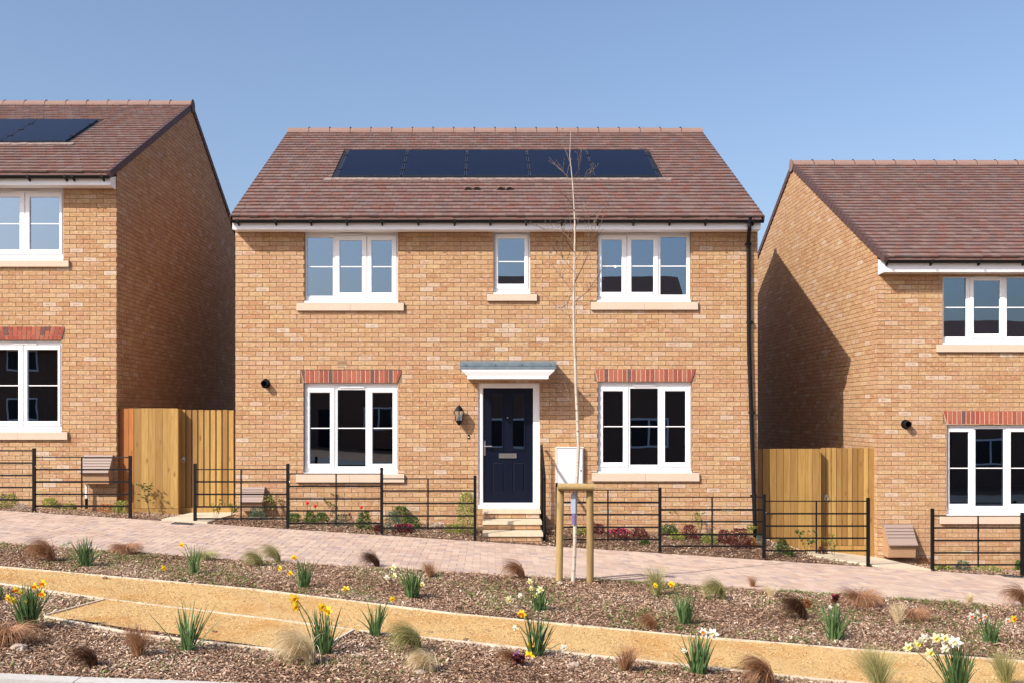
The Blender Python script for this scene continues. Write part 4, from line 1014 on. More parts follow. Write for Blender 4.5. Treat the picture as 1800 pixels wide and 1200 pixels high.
railing('black estate railing in front of the left house',[(-106,776,893),(60,787,901),(229,800,911)],[(-106,60,[791,813,835,856,877.6],-23),(60,229,[803,824.5,846,868,889],144)])
railing('black estate railing in front of the window left of the door',[(343,814,919),(506,814,930),(671,821,940),(835,835,950)],[(343,506,[824.3,846,868,890,911],424),(506,671,[832,854,876,897,919],591),(671,835,[840.7,862,884,906,927],752.4)])
railing('black estate railing from behind the tree stakes to the right side gate',[(979,848,957),(1160,856,970),(1343,868,984),(1526,874,995)],[(979,1160,[860.5,882.7,903.7,925.8,947.3],1068.5),(1160,1343,[873,895,916,938.7,959],1251.5),(1343,1526,[880,902,923.7,945,967],1434.7)])
railing('black estate railing in front of the right house',[(1639,893,1001),(1797,900,1012),(1960,908,1024)],[(1639,1797,[906,927,949,970.7,991.7],1719),(1797,1960,[913,934,956,978,999],1880)])

# ================================================================ sapling and its stakes
TY=12.17
st=tag(empty('tree_support',(X(1010,TY),TY,float(H(1,TY)))),'two round timber stakes joined by a crossbar holding the birch sapling','tree support')
for px,pb,pt_,dy in ((983.5,1024,855,-.02),(1038.5,1029,852,-.02)):
    x=X(px,TY); xt=X(px+ (1.5 if px<1000 else -2),TY); z0=float(H(x,TY)); mb=MB(); mb.tube([(x-.01,TY+dy,z0-.2),((x+xt)/2-.003,TY+dy,(z0+Z(pt_,TY))/2),(xt,TY+dy,Z(pt_,TY))],.043,14,R.random()); part(st,'stake',mb,M['stake']).data.shade_smooth()
mb=MB(); mb.tube([(X(979.5,TY),TY-.10,Z(854,TY)),(X(1043,TY),TY-.10,Z(854.5,TY))],.044,14,.3); part(st,'crossbar',mb,M['stake']).data.shade_smooth()
mb=MB(); mb.box(X(1013,TY)-.03,X(1013,TY)+.03,TY-.03,TY+.05,Z(857,TY),Z(851,TY)); part(st,'tree_tie',mb,M['black'])
tp=[(1007,1027,4.2),(1009,990,4.0),(1010.5,950,3.8),(1011,900,3.6),(1013.5,850,3.5),(1015.5,815,3.4),(1017,785,3.4),(1015.8,756,3.2),(1014.5,725,3.1),(1012.8,690,3.0),(1012,668,2.9),(1011,630,2.7),(1009.5,600,2.6),(1008.8,570,2.4),(1008.6,540,2.3),(1009,500,2.1),(1009.8,460,1.9),(1010.4,420,1.7),(1010.5,392,1.5),(1008.6,356,1.3),(1006.8,325,1.0),(1004,296,.8),(1001.5,275,.6),(1003,232,.35)]
tr=tag(empty('birch_tree',(X(1008,TY),TY,float(H(X(1008,TY),TY)))),'slender bare birch sapling with white stem between two stakes','tree')
def wp(px,py,dy=0): return Vector((X(px,TY+dy),TY+dy,Z(py,TY+dy)))
mb=MB(); mb.tube([wp(a,b) for a,b,c in tp],[c/146*.86 for a,b,c in tp],8); part(tr,'trunk',mb,M['birch']).data.shade_smooth()
limbs=[([(1009,516),(985,486),(961,456)],1.0,.35),([(1008.6,443),(996,425),(985,392)],1.0,-.25),([(1010,497),(1024,470),(1036,440),(1057,392)],1.1,.3),([(1010,531),(1033,513),(1047,492),(1062,468)],1.0,-.35),([(1006,322),(996,309),(985,297)],.8,.15),([(1008.8,582),(1000,556),(978,538)],.8,.3),([(1009.6,462),(1022,442),(1035,415),(1045,385)],.8,-.1),([(1010.3,405),(1020,380),(1030,362)],.6,.2),([(1009.5,372),(1000,352),(985,338)],.6,-.2),([(1008,350),(1018,330),(1030,310)],.6,.2),([(1003,288),(995,268),(985.5,249)],.7,.1),([(1006,318),(1016,300),(1022,280)],.5,-.15),([(1010.4,430),(992,410),(972,402),(948,404)],.7,.35),([(1009,478),(990,455),(975,440)],.6,-.3),([(1013.5,720),(1004,705),(998,700)],.4,.15),([(1012.5,706),(1019,690),(1030,700)],.4,.1),([(1010.2,396),(1028,385),(1060,370),(1074,352)],.7,.35),([(1010.4,415),(1002,385),(996,355)],.5,.1),([(1009,500),(999,530),(985,552)],.4,-.2)]
lm=MB(); tw=MB()
bo=[]
for pts,w,dy in limbs:
    n=len(pts); P_=[]
    for i,(a,b) in enumerate(pts): P_.append(wp(a,b,dy*i/(n-1)))
    rad=[w/146*.8*(1.05-.75*i/(n-1)) for i in range(n)]
    m_=MB(); m_.tube(P_,rad,5); part(tr,'branch',m_,M['twig'])
    for k in range(int(2+len(pts)*1.4)):
        f=R.uniform(.25,1)*(n-1); i=min(int(f),n-2); p=P_[i].lerp(P_[i+1],f-i); d=(P_[i+1]-P_[i]).normalized()
        d=(d+Vector((R.uniform(-.9,.9),R.uniform(-.9,.9),R.uniform(-.1,.8)))).normalized(); L=R.uniform(.10,.30)
        q=p+d*L*.5+Vector((0,0,.01)); e=q+(d+Vector((R.uniform(-.3,.3),R.uniform(-.3,.3),.25))).normalized()*L*.5
        tw.tube([p,q,e],[.0024,.0019,.0012],3,cap=False)
        for u in (.6,1): 
            c=p.lerp(e,u); tw.tube([c,c+Vector((R.uniform(-.01,.01),0,.015))],[.004,.002],4)
tag(part(tr,'twigs',tw,M['twig']),kind='stuff')
mb=MB(); a=wp(1003.5,866,-.03); mb.box(a.x,a.x+.055,a.y-.004,a.y,Z(901,TY),Z(866,TY)); lab=tag(empty('plant_tag',(a.x,a.y,Z(921,TY))),'pale blue and purple tag hanging beside the sapling stem','plant tag')
part(lab,'tag_sheet',mb,mat('pale_blue_card',(.34,.40,.52),.7)); mb=MB(); mb.box(a.x+.012,a.x+.045,a.y-.005,a.y-.001,Z(921,TY),Z(901.3,TY)); part(lab,'tag_end',mb,mat('purple_card',(.17,.13,.32),.7))
mb=MB(); mb.tube([(a.x+.03,a.y,Z(866,TY)),wp(1012,852,0)],.003,4); part(lab,'string',mb,M['black'])

# ================================================================ planting
def blade(mb,p,d,L,w,droop,seg,r,twist=0.0,wind=(0,0)):
    """flat blade rising from p along d, bending over"""
    p=Vector(p); d=Vector(d).normalized(); side=Vector((math.cos(twist),math.sin(twist),0)); pts=[p.copy()]
    for i in range(seg):
        d=(d+Vector((wind[0],wind[1],-1))*droop*(i+1)/seg/seg).normalized(); p=p+d*(L/seg); pts.append(p.copy())
    for i in range(seg):
        a=w*.5*(1-(i/seg)**2*.8); b=w*.5*(1-((i+1)/seg)**2*.92)
        mb.face([pts[i]-side*a,pts[i]+side*a,pts[i+1]+side*b,pts[i+1]-side*b],None,r)
    return pts[-1]
FT={'yo':('yellow','orangep'),'yy':('yellow','deepyellow'),'wy':('cream','paleyellow'),'wo':('whitep','orangep'),'ww':('whitep','cream')}
def flower(par,pos,kind,size,face):
    pt,cu=FT[kind]; f=Vector(face).normalized(); a=f.cross(Vector((0,0,1))).normalized(); b=a.cross(f)
    e=bpy.data.objects.new('flower',None); C.objects.link(e); e.empty_display_size=.02; e.parent=par; e.location=Vector(pos)-par.location
    mb=MB()
    for k in range(6):
        t=2*math.pi*k/6+R.uniform(-.12,.12); u=a*math.cos(t)+b*math.sin(t); v=-a*math.sin(t)+b*math.cos(t); s=size*R.uniform(.9,1.1); bk=-.12 if k%2 else .03
        c=[u*s*.10, u*s*.45+v*s*.27+f*s*(bk*.3), u*s*.75+v*s*.20+f*s*bk*.6, u*s*1.0+f*s*bk, u*s*.75-v*s*.20+f*s*bk*.6, u*s*.45-v*s*.27+f*s*(bk*.3)]
        mb.face([c[0],c[1],c[2],c[3]],None,R.random()); mb.face([c[0],c[3],c[4],c[5]],None,R.random())
    o=mb.build('petals',M[pt],e)
    mb=MB(); n=9; r0,r1,dp=size*.20,size*.34,size*.62
    if kind in('wo',): r1,dp=size*.33,size*.34
    A=[(a*math.cos(2*math.pi*k/n)+b*math.sin(2*math.pi*k/n))*r0 for k in range(n)]; B=[(a*math.cos(2*math.pi*k/n)+b*math.sin(2*math.pi*k/n))*r1*R.uniform(.9,1.12)+f*dp for k in range(n)]; D=[q*.72-f*dp*.05 for q in B]
    for k in range(n):
        j=(k+1)%n; mb.face([A[k],A[j],B[j],B[k]],None,R.random())
    mb.face([q*.9+f*dp*.2 for q in A],None,.1)
    mb.build('corona',M[cu],e)
def daffodil(px,py,top,wpx,n,flowers,label,spread=.5):
    x,y,z=hit(px,py); x0=x; sc=FPX/y; L=(py-top)/sc*1.22; n=int(n*1.25); t=tag(empty('daffodil_clump',(x,y,z)),label,'daffodils','daffodil clumps in the planting beds')
    mb=MB(); hw=wpx/sc/2
    for i in range(n):
        a=R.uniform(0,2*math.pi); rr=R.random()**.6*hw*.40; bx,by=rr*math.cos(a),rr*math.sin(a)*.7
        lean=R.gauss(0,spread*.30); ly_=R.gauss(0,.2); l=L*R.uniform(.62,1.05)
        if R.random()<.1: lean*=3; l*=.9
        blade(mb,(bx,by,-.01),(lean+bx*1.2,ly_+by*1.2,1),l,R.uniform(.011,.019),R.uniform(.1,1.3),7,R.random(),R.uniform(-.9,.9))
    mb.build('leaves',M['daffleaf'],t)
    for f in flowers:
        fx,fy,k=f[:3]; sz=f[3] if len(f)>3 else .045; dy=R.uniform(-.05,.05); yy=y+dy; q=Vector((X(fx,yy),yy,max(Z(fy,yy),z+.03))); b=Vector((x+R.uniform(-.3,.3)*hw,y+R.uniform(-.2,.2)*hw,z))
        fc=Vector((R.uniform(-.9,.5),-1,R.uniform(-.35,.15))); back=q-fc.normalized()*.03
        m1=b.lerp(back,.5)+Vector((0,0,.10*abs(q.z-z)+.02)); m2=b.lerp(back,.88)+Vector((0,0,.04))
        mb=MB(); mb.tube([b-t.location,m1-t.location,m2-t.location,back-t.location,q-t.location],[.0045,.004,.0035,.004,.007],5,R.random()); mb.build('stem',M['stem'],t)
        flower(t,q,k,sz*R.uniform(.9,1.08),fc)
    return t
daffodil(150,997,950,48,55,[(118,954,'ww',.035),(110,957,'ww',.035)],'leafy daffodil clump with one faded white flower by the paving, far left')
daffodil(342,1010,962,30,22,[(320,957,'yy',.042),(288,998,'yy',.035)],'thin daffodil clump with one tall and one fallen yellow flower',.9)
daffodil(50,1106,1036,62,75,[(76,1025,'yo',.046),(62,1030,'yo',.04),(75,1043,'yo',.046),(28,1036,'yo',.036),(38,1040,'yy',.034),(14,1050,'yy',.032),(23,1055,'yy',.034),(45,1058,'yy',.02)],'big daffodil clump with orange-cupped yellow flowers by the end of the gravel spur')
daffodil(328,1146,1066,56,36,[],'flowerless daffodil clump in front of the gravel spur',.8)
daffodil(535,1034,988,44,32,[(517,979,'yy',.042),(492,998,'yy',.04),(510,1007,'yy',.038)],'daffodil clump with three yellow flowers in the upper bed, left of the sapling')
daffodil(566,1151,1078,70,34,[(517,1052,'yy',.045),(520,1066,'yy',.046),(566,1066,'yy',.045),(577,1073,'yy',.045)],'tall daffodil clump with double yellow heads beside the blond grass',.6)
daffodil(658,1120,1066,52,30,[(690,1052,'yy',.030)],'daffodil clump mostly of leaves at the right end of the gravel spur',.9)
daffodil(725,1053,1003,46,55,[(691,996,'wy',.036),(680,1014,'ww',.034),(693,1011,'wy',.036),(705,1015,'wy',.036),(742,1026,'wy',.036)],'daffodil clump with pale cream flowers to its left, upper bed below the railing')
daffodil(947,1075,1036,48,50,[(932,1021,'wy',.038),(935,1033,'wy',.036),(950,1036,'wy',.04),(942,1046,'wy',.042),(895,1053,'wy',.042),(914,1046,'ww',.03)],'daffodil clump crowded with cream flowers just left of the tree stakes')
daffodil(942,1156,1080,50,32,[(918,1078,'yo',.045),(905,1103,'ww',.03),(991,1138,'ww',.036),(930,1157,'yy',.05),(931,1134,'yy',.038)],'loose daffodil clump with mixed yellow and white flowers on the near path edge',.8)
daffodil(1204,1099,1048,40,45,[(1152,1028,'yy',.034),(1180,1026,'yy',.04)],'bushy daffodil clump with two yellow flowers to its left, upper bed')
daffodil(1228,1186,1120,66,52,[(1237,1110,'wo',.05),(1253,1113,'ww',.046),(1203,1143,'ww',.028)],'daffodil clump with white orange-cupped flowers on the near edge of the path')
daffodil(1467,1126,1068,52,50,[(1459,1066,'ww',.022),(1473,1062,'ww',.022),(1466,1080,'ww',.02)],'daffodil clump with pale closed buds in the right upper bed',.8)
daffodil(1740,1131,1086,52,32,[(1708,1082,'wo',.04),(1720,1087,'wo',.036),(1731,1083,'wo',.038),(1771,1090,'wo',.038),(1782,1087,'yo',.038),(1718,1075,'ww',.034)],'daffodil clump with small orange-cupped white flowers, far right')
daffodil(1685,1222,1135,64,60,[(1596,1137,'wy',.045),(1611,1130,'wy',.052),(1624,1121,'ww',.046),(1646,1121,'wy',.052),(1661,1121,'wy',.046),(1679,1128,'ww',.055),(1661,1139,'ww',.044),(1634,1147,'wy',.05)],'large daffodil clump with many creamy white flowers at the bottom right')
daffodil(-2,1056,1030,20,26,[],'small daffodil clump cut by the left edge above the spur')
fp=hit(608,1041); t=tag(empty('fallen_daffodil',fp),'single yellow daffodil flower lying on the bark','daffodils'); mb=MB(); mb.tube([(0,0,.01),(.05,.03,.02),(.12,.05,.015)],.004,5); mb.build('stem',M['stem'],t); flower(t,Vector(fp)+Vector((0,-.01,.035)),'yy',.045,(-.2,-1,.4))

def grass(px,py,wpx,hpx,mt,n,lean,droop,label,up=.55,width=.0042):
    """sedge or feather grass: fine blades combed one way"""
    x,y,z=hit(px,py); sc=FPX/y; W_,H_=wpx/sc*1.2,hpx/sc*1.15; n=int(n*2.1)
    kind='up' if droop<1.4 else ('arch' if abs(lean)>=.5 else 'mound')
    if kind=='arch': x+=W_*.28*(1 if lean<0 else -1); z=float(H(x,y))
    t=tag(empty('grass_tuft',(x,y,z)),label,'ornamental grass','ornamental grasses in the planting beds'); mb=MB()
    for i in range(n):
        a=R.uniform(0,2*math.pi); rr=R.random()**.5*(.028 if kind!='mound' else .045)
        if kind=='mound': ph=R.uniform(0,2*math.pi); B=R.uniform(2.0,3.3); th=R.uniform(0,.3); l=H_*R.uniform(1.0,1.7)
        elif kind=='arch': ph=(math.pi if lean<0 else 0)+R.gauss(0,.45); B=R.uniform(1.9,3.2); th=R.gauss(-.08,.12); l=max(H_*1.6,W_*1.25)*R.uniform(.5,1.12)
        else: ph=R.uniform(0,2*math.pi) if R.random()<.6 else (math.pi if lean<0 else 0); B=R.uniform(.1,.9); th=abs(R.gauss(0,.2)); l=H_*R.uniform(.5,1.15)
        if R.random()<.06: ph+=R.uniform(-1.5,1.5); l*=1.1
        hx,hy=math.cos(ph),math.sin(ph); p=Vector((rr*math.cos(a),rr*math.sin(a),-.01)); pts=[p.copy()]; sg=9
        for q in range(sg):
            g_=th+B*((q+.5)/sg)**1.25; p=p+Vector((math.sin(g_)*hx,math.sin(g_)*hy,math.cos(g_)))*(l/sg); p.z=max(p.z,.004+R.uniform(0,.01)); pts.append(p.copy())
        w=width*R.uniform(.5,1.1); tw_=R.uniform(0,3.14); sd_=Vector((-hy*.6+math.cos(tw_)*.6,hx*.6,math.sin(tw_)*.6)).normalized(); r_=R.random()
        for q in range(sg):
            a0=w*.5*(1-(q/sg)**2*.7); a1=w*.5*(1-((q+1)/sg)**2*.7)
            mb.face([pts[q]-sd_*a0,pts[q]+sd_*a0,pts[q+1]+sd_*a1,pts[q+1]-sd_*a1],None,r_)
    o=mb.build('blades',M[mt],t); tag(o,kind='stuff'); return t
BR,DK,BL,GR='brownsedge','darksedge','blond','greengrass'
for g in [(76,988,46,34,BR,420,-.5,2.6,'brown arching sedge mound at the paving edge, far left',.6),(222,974,40,24,BR,420,-.35,3.2,'round brown sedge mound right of the first daffodil clump',.8),
 (360,985,24,22,GR,200,-.3,2.5,'small green grass mound behind the thin daffodil clump',.7),(447,996,32,28,GR,220,-.7,2.0,'green feather grass blown left at the paving edge',.5),(482,989,20,30,GR,200,-.5,1.4,'narrow green grass tuft leaning left beside its twin',.3),
 (652,996,32,20,DK,260,-1.0,2.2,'dark brown sedge swept to the left under the railing',.3),(756,1016,16,27,BR,240,-.1,.9,'upright brown sedge behind the cream daffodils',.25),(905,1018,38,17,BR,300,-.8,3.6,'low brown sedge mound left of the tree stakes',.6),
 (1155,1048,26,48,GR,300,-.05,.7,'upright green grass tuft right of the tree stakes',.35),(1257,1054,42,28,GR,360,-.9,2.6,'green grass mound combed left near the paving',.5),(1397,1088,46,26,DK,420,-.5,3.2,'dull brown sedge mound in the middle of the right bed',.8),
 (1512,1064,24,34,BR,360,-.1,1.8,'rounded brown sedge at the paving edge, left one of a pair',.5),(1524,1066,30,24,BR,260,.4,2.2,'brown sedge leaning right against its neighbour',.6),(1578,1096,12,34,BL,140,-.2,.8,'thin blond grass beside a brown sedge',.25),
 (1606,1090,38,26,BR,360,-.4,2.8,'shaggy brown sedge mound in the right bed',.8),(1788,1067,42,24,BR,320,-1.1,2.2,'brown sedge swept to the left at the far right paving edge',.3),
 (243,1155,30,54,BR,260,-.1,.6,'upright wispy brown sedge in front of the gravel spur',.42),(522,1168,68,50,BL,420,-.95,2.6,'large blond feather grass arching left over the bark',.4),(715,1148,58,46,GR,420,-.9,2.6,'greenish feather grass arching left beside the path',.5),
 (742,1182,46,34,BL,300,-.9,2.2,'small blond grass tuft bowed to the left, bottom middle',.25),(1098,1182,30,44,BR,230,.25,.7,'wispy brown sedge split two ways on the near path edge',.55),(1334,1206,56,48,BR,360,-.9,2.4,'reddish brown sedge bowed left at the bottom edge',.35),
 (1545,1214,60,70,GR,420,-.5,1.3,'tall green feather grass leaning left at the bottom right',.3),(1768,1206,34,58,GR,300,-.05,.8,'upright green grass tuft at the bottom right corner',.35),(14,1132,44,44,BR,300,-.2,1.4,'wispy brown sedge cut by the left edge',.6),
 (150,1172,44,12,DK,240,-1.4,3.0,'flattened dark sedge lying on the bark at bottom left',.2),(893,1166,32,14,BR,180,-1.0,3.2,'low flattened brown sedge left of a purple seedling',.4),(1140,1108,34,12,BR,160,-.9,3.0,'thin brown sedge lying flat above the path',.5),(1324,1032,10,20,BR,100,-.1,.8,'tiny brown grass wisp at the paving edge',.3),(1703,1062,14,20,BL,120,.2,1.0,'small tan grass wisp at the far right paving edge',.3),(1355,1050,14,22,BL,100,-.1,1.2,'pale tan grass wisp near the paving',.4)]:
    a=list(g); up=a.pop(); lab=a.pop(); grass(*a,lab,up)

def shrub(px,py,wpx,hpx,leaf,fl=None,n=None,twiggy=False,label='',ls=.022,cat='plant'):
    x,y,z=hit(px,py); sc=FPX/y; w,h=wpx/sc*1.25,hpx/sc*1.3; t=tag(empty('garden_plant',(x,y,z)),label,cat,'small plants in the front gardens'); mb=MB(); sm=MB(); n=n or int(240+w*h*7000)
    tips=[]
    if twiggy:
        for k in range(3):
            a=Vector((R.uniform(-.02,.02),R.uniform(-.02,.02),-.01)); b=a+Vector((R.uniform(-.3,.3)*w,R.uniform(-.2,.2)*w,h*.55)); c=b+Vector((R.uniform(-.4,.4)*w,R.uniform(-.2,.2)*w,h*R.uniform(.25,.45))); sm.tube([a,b,c],[.004,.003,.002],4); 
            for q in range(7): f=R.uniform(.3,1); p=(a.lerp(b,f*2) if f<.5 else b.lerp(c,f*2-1)); tips.append(p); e=p+Vector((R.uniform(-.35,.35)*w,R.uniform(-.3,.3)*w,R.uniform(0,.1)*h)); sm.tube([p,e],.0015,3,cap=False); tips.append(e)
        for q in tips:
            for k in range(7):
                u=Vector((R.gauss(0,1),R.gauss(0,1),R.gauss(0,.6))).normalized(); v=u.cross(Vector((R.random(),R.random(),R.random()))).normalized(); s=ls*R.uniform(.6,1.2); p=q+u*s*.6; mb.face([p-u*s,p+v*s*.5,p+u*s,p-v*s*.5],None,R.random())
    else:
        for i in range(n):
            a=R.uniform(0,2*math.pi); cz=R.random(); rr=math.sqrt(max(0,1-(cz*1.02-.15)**2))*R.random()**.35*w*.5*R.uniform(.75,1.1); p=Vector((rr*math.cos(a),rr*math.sin(a)*.8,cz*h))
            u=Vector((math.cos(a)*.8+R.gauss(0,.5),math.sin(a)*.8+R.gauss(0,.5),R.uniform(.1,1.1))).normalized(); v=u.cross(Vector((R.gauss(0,1),R.gauss(0,1),.3))).normalized(); s=ls*R.uniform(.5,1.1)
            mb.face([p-u*s,p+v*s*.42,p+u*s,p-v*s*.42],None,R.random())
    o=mb.build('foliage',M[leaf],t)
    if sm.v: sm.build('stem',M['twig'],t)
    if fl:
        kind,cnt,fs=fl; mb=MB()
        for i in range(cnt):
            a=R.uniform(0,2*math.pi); rr=R.random()**.5*w*.46; p=Vector((rr*math.cos(a),rr*math.sin(a)*.8,h*R.uniform(.75,1.12)*(1-.3*(rr/(w*.5))**2)))
            for k in range(3):
                u=Vector((R.gauss(0,1),R.gauss(0,1),R.gauss(0,1))).normalized(); v=u.cross(Vector((R.random(),R.random(),R.random()))).normalized(); mb.face([p-u*fs,p+v*fs,p+u*fs,p-v*fs],None,R.random())
        mb.build('blossom',M[kind],t)
    return t
SH=[(14,893,34,20,'gold',('purple',14,.012),0,'golden plant with purple blossom at the far left of the garden'),(36,897,24,10,'pinkw',None,0,'whitish low mound in the left garden'),(88,893,24,14,'lime',('yellow',12,.01),0,'yellow green mound behind the first left railing bay'),(104,884,26,34,'green',None,1,'twiggy green shrub against the left house wall'),(122,897,22,10,'gold',('redp',3,.012),0,'low golden plant with a red flower in the left garden'),
(186,901,26,12,'rust',None,0,'rusty orange plant by the left railing end'),(213,903,28,18,'gold',('orangep',10,.01),0,'golden orange plant at the foot of the left railing end post'),(207,890,34,44,'lime',None,1,'spindly climber beside the left meter box'),(264,905,34,46,'green',None,1,'leggy green shrub in front of the wide fence panel'),
(378,914,22,30,'lime',None,1,'small twiggy shrub in front of the left side gate'),(407,912,20,22,'lime',None,1,'tiny twiggy shrub below the left end of the middle house'),(452,914,28,18,'blue',None,0,'blue green tuft in front of the middle gas meter box'),(478,912,26,36,'gold',None,1,'yellowish twiggy shrub right of the middle gas meter box'),(517,917,20,12,'green',None,0,'small green tuft left of the tulips'),
(545,922,18,18,'green',('yellow',3,.011),0,'green tuft with small yellow flowers under the left window'),(565,918,20,14,'green',None,0,'green tuft beside the yellow flowers'),(578,914,28,38,'gold',None,1,'spindly yellow leaved shrub under the left window'),(599,924,26,16,'blue',None,0,'blue green grassy tuft beside the upright of the second bay'),(614,915,16,12,'wine',None,0,'small dark red plant under the left window'),
(640,930,24,24,'green',None,0,'leafy green plant left of the third railing post'),(666,935,16,10,'wine',None,0,'small dark red plant at the third railing post'),(690,932,26,26,'blue',None,0,'blue green bush right of the third railing post'),(704,920,28,24,'green',None,0,'feathery green bush behind the magenta flowers'),(742,918,18,24,'green',None,0,'upright green bush near the air vent'),(724,930,26,18,'green',None,0,'spreading green plant right of the magenta flowers'),
(709,936,32,12,'wine',('magenta',90,.011),0,'magenta flower mound left of the door'),(820,938,32,56,'gold',None,0,'tall yellow variegated shrub left of the door steps'),(796,936,26,12,'lime',('yellow',3,.008),0,'low green plant left of the variegated shrub'),(768,928,26,8,'pinkw',None,0,'low whitish plant below the doorbell'),
(966,926,22,22,'wine',None,0,'dark red plant right of the handrail'),(1000,928,30,16,'green',('pinkwhite',22,.010),0,'pink and white flowers between the tree stakes'),(1026,926,24,14,'green',('purple',14,.009),0,'pale purple flowers behind the right tree stake'),(1022,938,30,10,'lime',None,0,'low lime plant between the tree stakes'),(1052,938,20,14,'wine',None,0,'dark red plant right of the tree stakes'),(1078,928,24,24,'wine',None,0,'tall dark red plant at the upright right of the stakes'),(1107,926,30,20,'lime',None,0,'yellow green leafy plant under the right window'),
(1088,948,34,15,'wine',('magenta',110,.011),0,'magenta flower mound below the right window'),(1124,946,28,14,'wine',None,0,'spreading dark red plant right of the magenta mound'),(1133,956,16,6,'green',None,0,'tiny green plant in the bark right of the magenta mound'),(1176,938,26,13,'green',('pinkwhite',30,.009),0,'white flowered mound right of the tall railing post'),(1190,948,26,9,'lime',('yellow',22,.010),0,'bright yellow flowers below the white mound'),(1212,946,26,18,'wine',None,0,'dark red plant left of the lime shrub'),
(1247,954,26,14,'lime',None,0,'lime green leafy plant at the upright before the downpipe'),(1232,940,24,34,'lime',None,1,'thin lime twig shrub against the right wall'),(1180,934,26,40,'lime',None,1,'thin yellow green twigs under the right window sill'),(1273,954,24,18,'wine',None,0,'purple leaved plant below the right air vent'),(1300,962,34,26,'wine',None,0,'large dark red plant left of the downpipe'),(1322,962,18,13,'rust',('yellow',6,.010),0,'orange and yellow plant near the downpipe'),(1323,948,14,24,'lime',None,1,'small lime shrub beside the downpipe'),(1337,958,16,14,'blue',None,0,'grey green plant at the foot of the downpipe'),
(1375,973,20,20,'green',None,0,'green plant in front of the right fence panel'),(1387,977,16,12,'green',('orangep',6,.009),0,'orange flowered plant in front of the right fence panel'),(1420,975,30,36,'green',None,1,'twiggy green shrub in front of the right fence panel'),(1446,979,16,15,'wine',None,0,'dark red plant in front of the right side gate'),(1466,982,26,34,'lime',None,1,'twiggy shrub in front of the right side gate'),
(1608,984,24,24,'green',None,1,'twiggy green plant beside the right gas meter box'),(1624,989,34,9,'rust',None,0,'low orange plant beside the right gas meter box'),(1662,990,34,18,'green',None,0,'leafy green plant behind the first right railing bay'),(1678,984,22,17,'wine',('magenta',20,.009),0,'pink flowered plant in the right garden'),(1692,1003,24,14,'blue',None,0,'dark green tuft behind the right railing'),(1703,990,26,16,'rust',('pinkwhite',16,.008),0,'reddish pink plant in the right garden'),(1750,992,20,22,'green',None,0,'upright green grassy plant in the right garden'),(1771,994,30,36,'lime',None,1,'tall lime twiggy shrub in the right garden'),(1787,990,14,10,'green',('whitep',10,.010),0,'white flowered plant at the right edge'),(1735,1004,46,8,'lime',None,0,'low creeping green plant behind the right railing'),(1658,1002,30,7,'gold',None,0,'low yellow plant at the right railing post'),(1795,1002,20,14,'green',None,0,'green plant cut by the right edge'),
(910,1172,14,20,'wine',('purple',12,.009),1,'purple flowered seedling at the bottom of the middle bed'),(1467,1062,10,16,'wine',('magenta',6,.008),1,'tiny pink flower at the paving edge of the right bed'),(1418,1074,12,20,'rust',None,1,'small reddish seedling in the right bed')]
M['pinkw']=leafmat('whitish_leaf',(.42,.34,.27),(.68,.60,.52))
for a in SH: shrub(a[0],a[1],a[2],a[3],a[4],a[5],None,bool(a[6]),a[7],ls=.016 if a[4] not in('green','wine','gold') else .02)
for px,py,hh_ in ((540,915,30),(554,917,26),(635,925,32)):     # tulips
    x,y,z=hit(px,py); t=tag(empty('tulip',(x,y,z)),{540:'red tulip on the left of the pair under the left window',554:'red tulip on the right of the pair under the left window',635:'single pinkish red tulip near the third railing post'}[px],'tulip'); h=hh_/114.8
    mb=MB(); mb.tube([(0,0,0),(.01,0,h*.5),(0,0,h)],.004,5); mb.build('stem',M['stem'],t); mb=MB()
    for k in range(6):
        a=2*math.pi*k/6; u=Vector((math.cos(a),math.sin(a),0)); v=Vector((-math.sin(a),math.cos(a),0)); q=Vector((0,0,h)); mb.face([q,q+u*.028+v*.018+Vector((0,0,.025)),q+u*.02+Vector((0,0,.06)),q+u*.028-v*.018+Vector((0,0,.025))],None,R.random())
    mb.build('petals',M['redp'],t); mb=MB()
    for k in range(4): blade(mb,(0,0,0),(R.uniform(-.6,.6),R.uniform(-.5,.5),1),h*.6,.02,.5,4,R.random(),R.uniform(0,3))
    mb.build('leaves',M['green'],t)

for i,(px,py,r0,lab) in enumerate([(645,1051,.035,'small pale stone in the upper bed left of the cream daffodils'),(985,1027,.05,'flat pale stone at the foot of the left tree stake'),(1010,1172,.05,'pale stone in the lower bed below the gravel path'),(35,1143,.07,'large pale flat stone at bottom left'),(738,1185,.05,'pale stone beside the small blond grass tuft'),(820,1126,.03,'small brown clod on the gravel path'),(184,1017,.03,'dark clod at the upper edge of the gravel path'),(376,1114,.035,'brown clod on the gravel spur right of the flowerless daffodils'),(180,1101,.025,'dark brown clod near the left end of the gravel spur'),(1000,1172,.03,'little grey stone in the lower bed')]):
    x,y,z=hit(px,py); mb=MB(); n=7; q=random.Random(i); rg=[]
    for lv,(rr_,zz) in enumerate(((.85,-.3),(1,.1),(.75,.42),(.3,.55))): rg.append([(r0*rr_*math.cos(2*math.pi*k/n)*q.uniform(.8,1.2),r0*rr_*math.sin(2*math.pi*k/n)*q.uniform(.6,.95),r0*zz*q.uniform(.8,1.2)) for k in range(n)])
    for a_,b_ in zip(rg[:-1],rg[1:]):
        for k in range(n): mb.face([a_[k],a_[(k+1)%n],b_[(k+1)%n],b_[k]])
    mb.face(rg[-1]); o=mb.build('stone',M['palestone'] if 'pale' in lab or 'grey' in lab else M['clod'],None); o.location=(x,y,z+.01); tag(o,lab,'stone')
x_,y_=X(1081.5,MY+.07),MY+.068; mb=MB(); mb.tube([(x_,y_,Z(468,MY)),(x_,y_-.004,Z(468,MY))],.022,12); mb.build('window_sticker',M['pvc'],house)
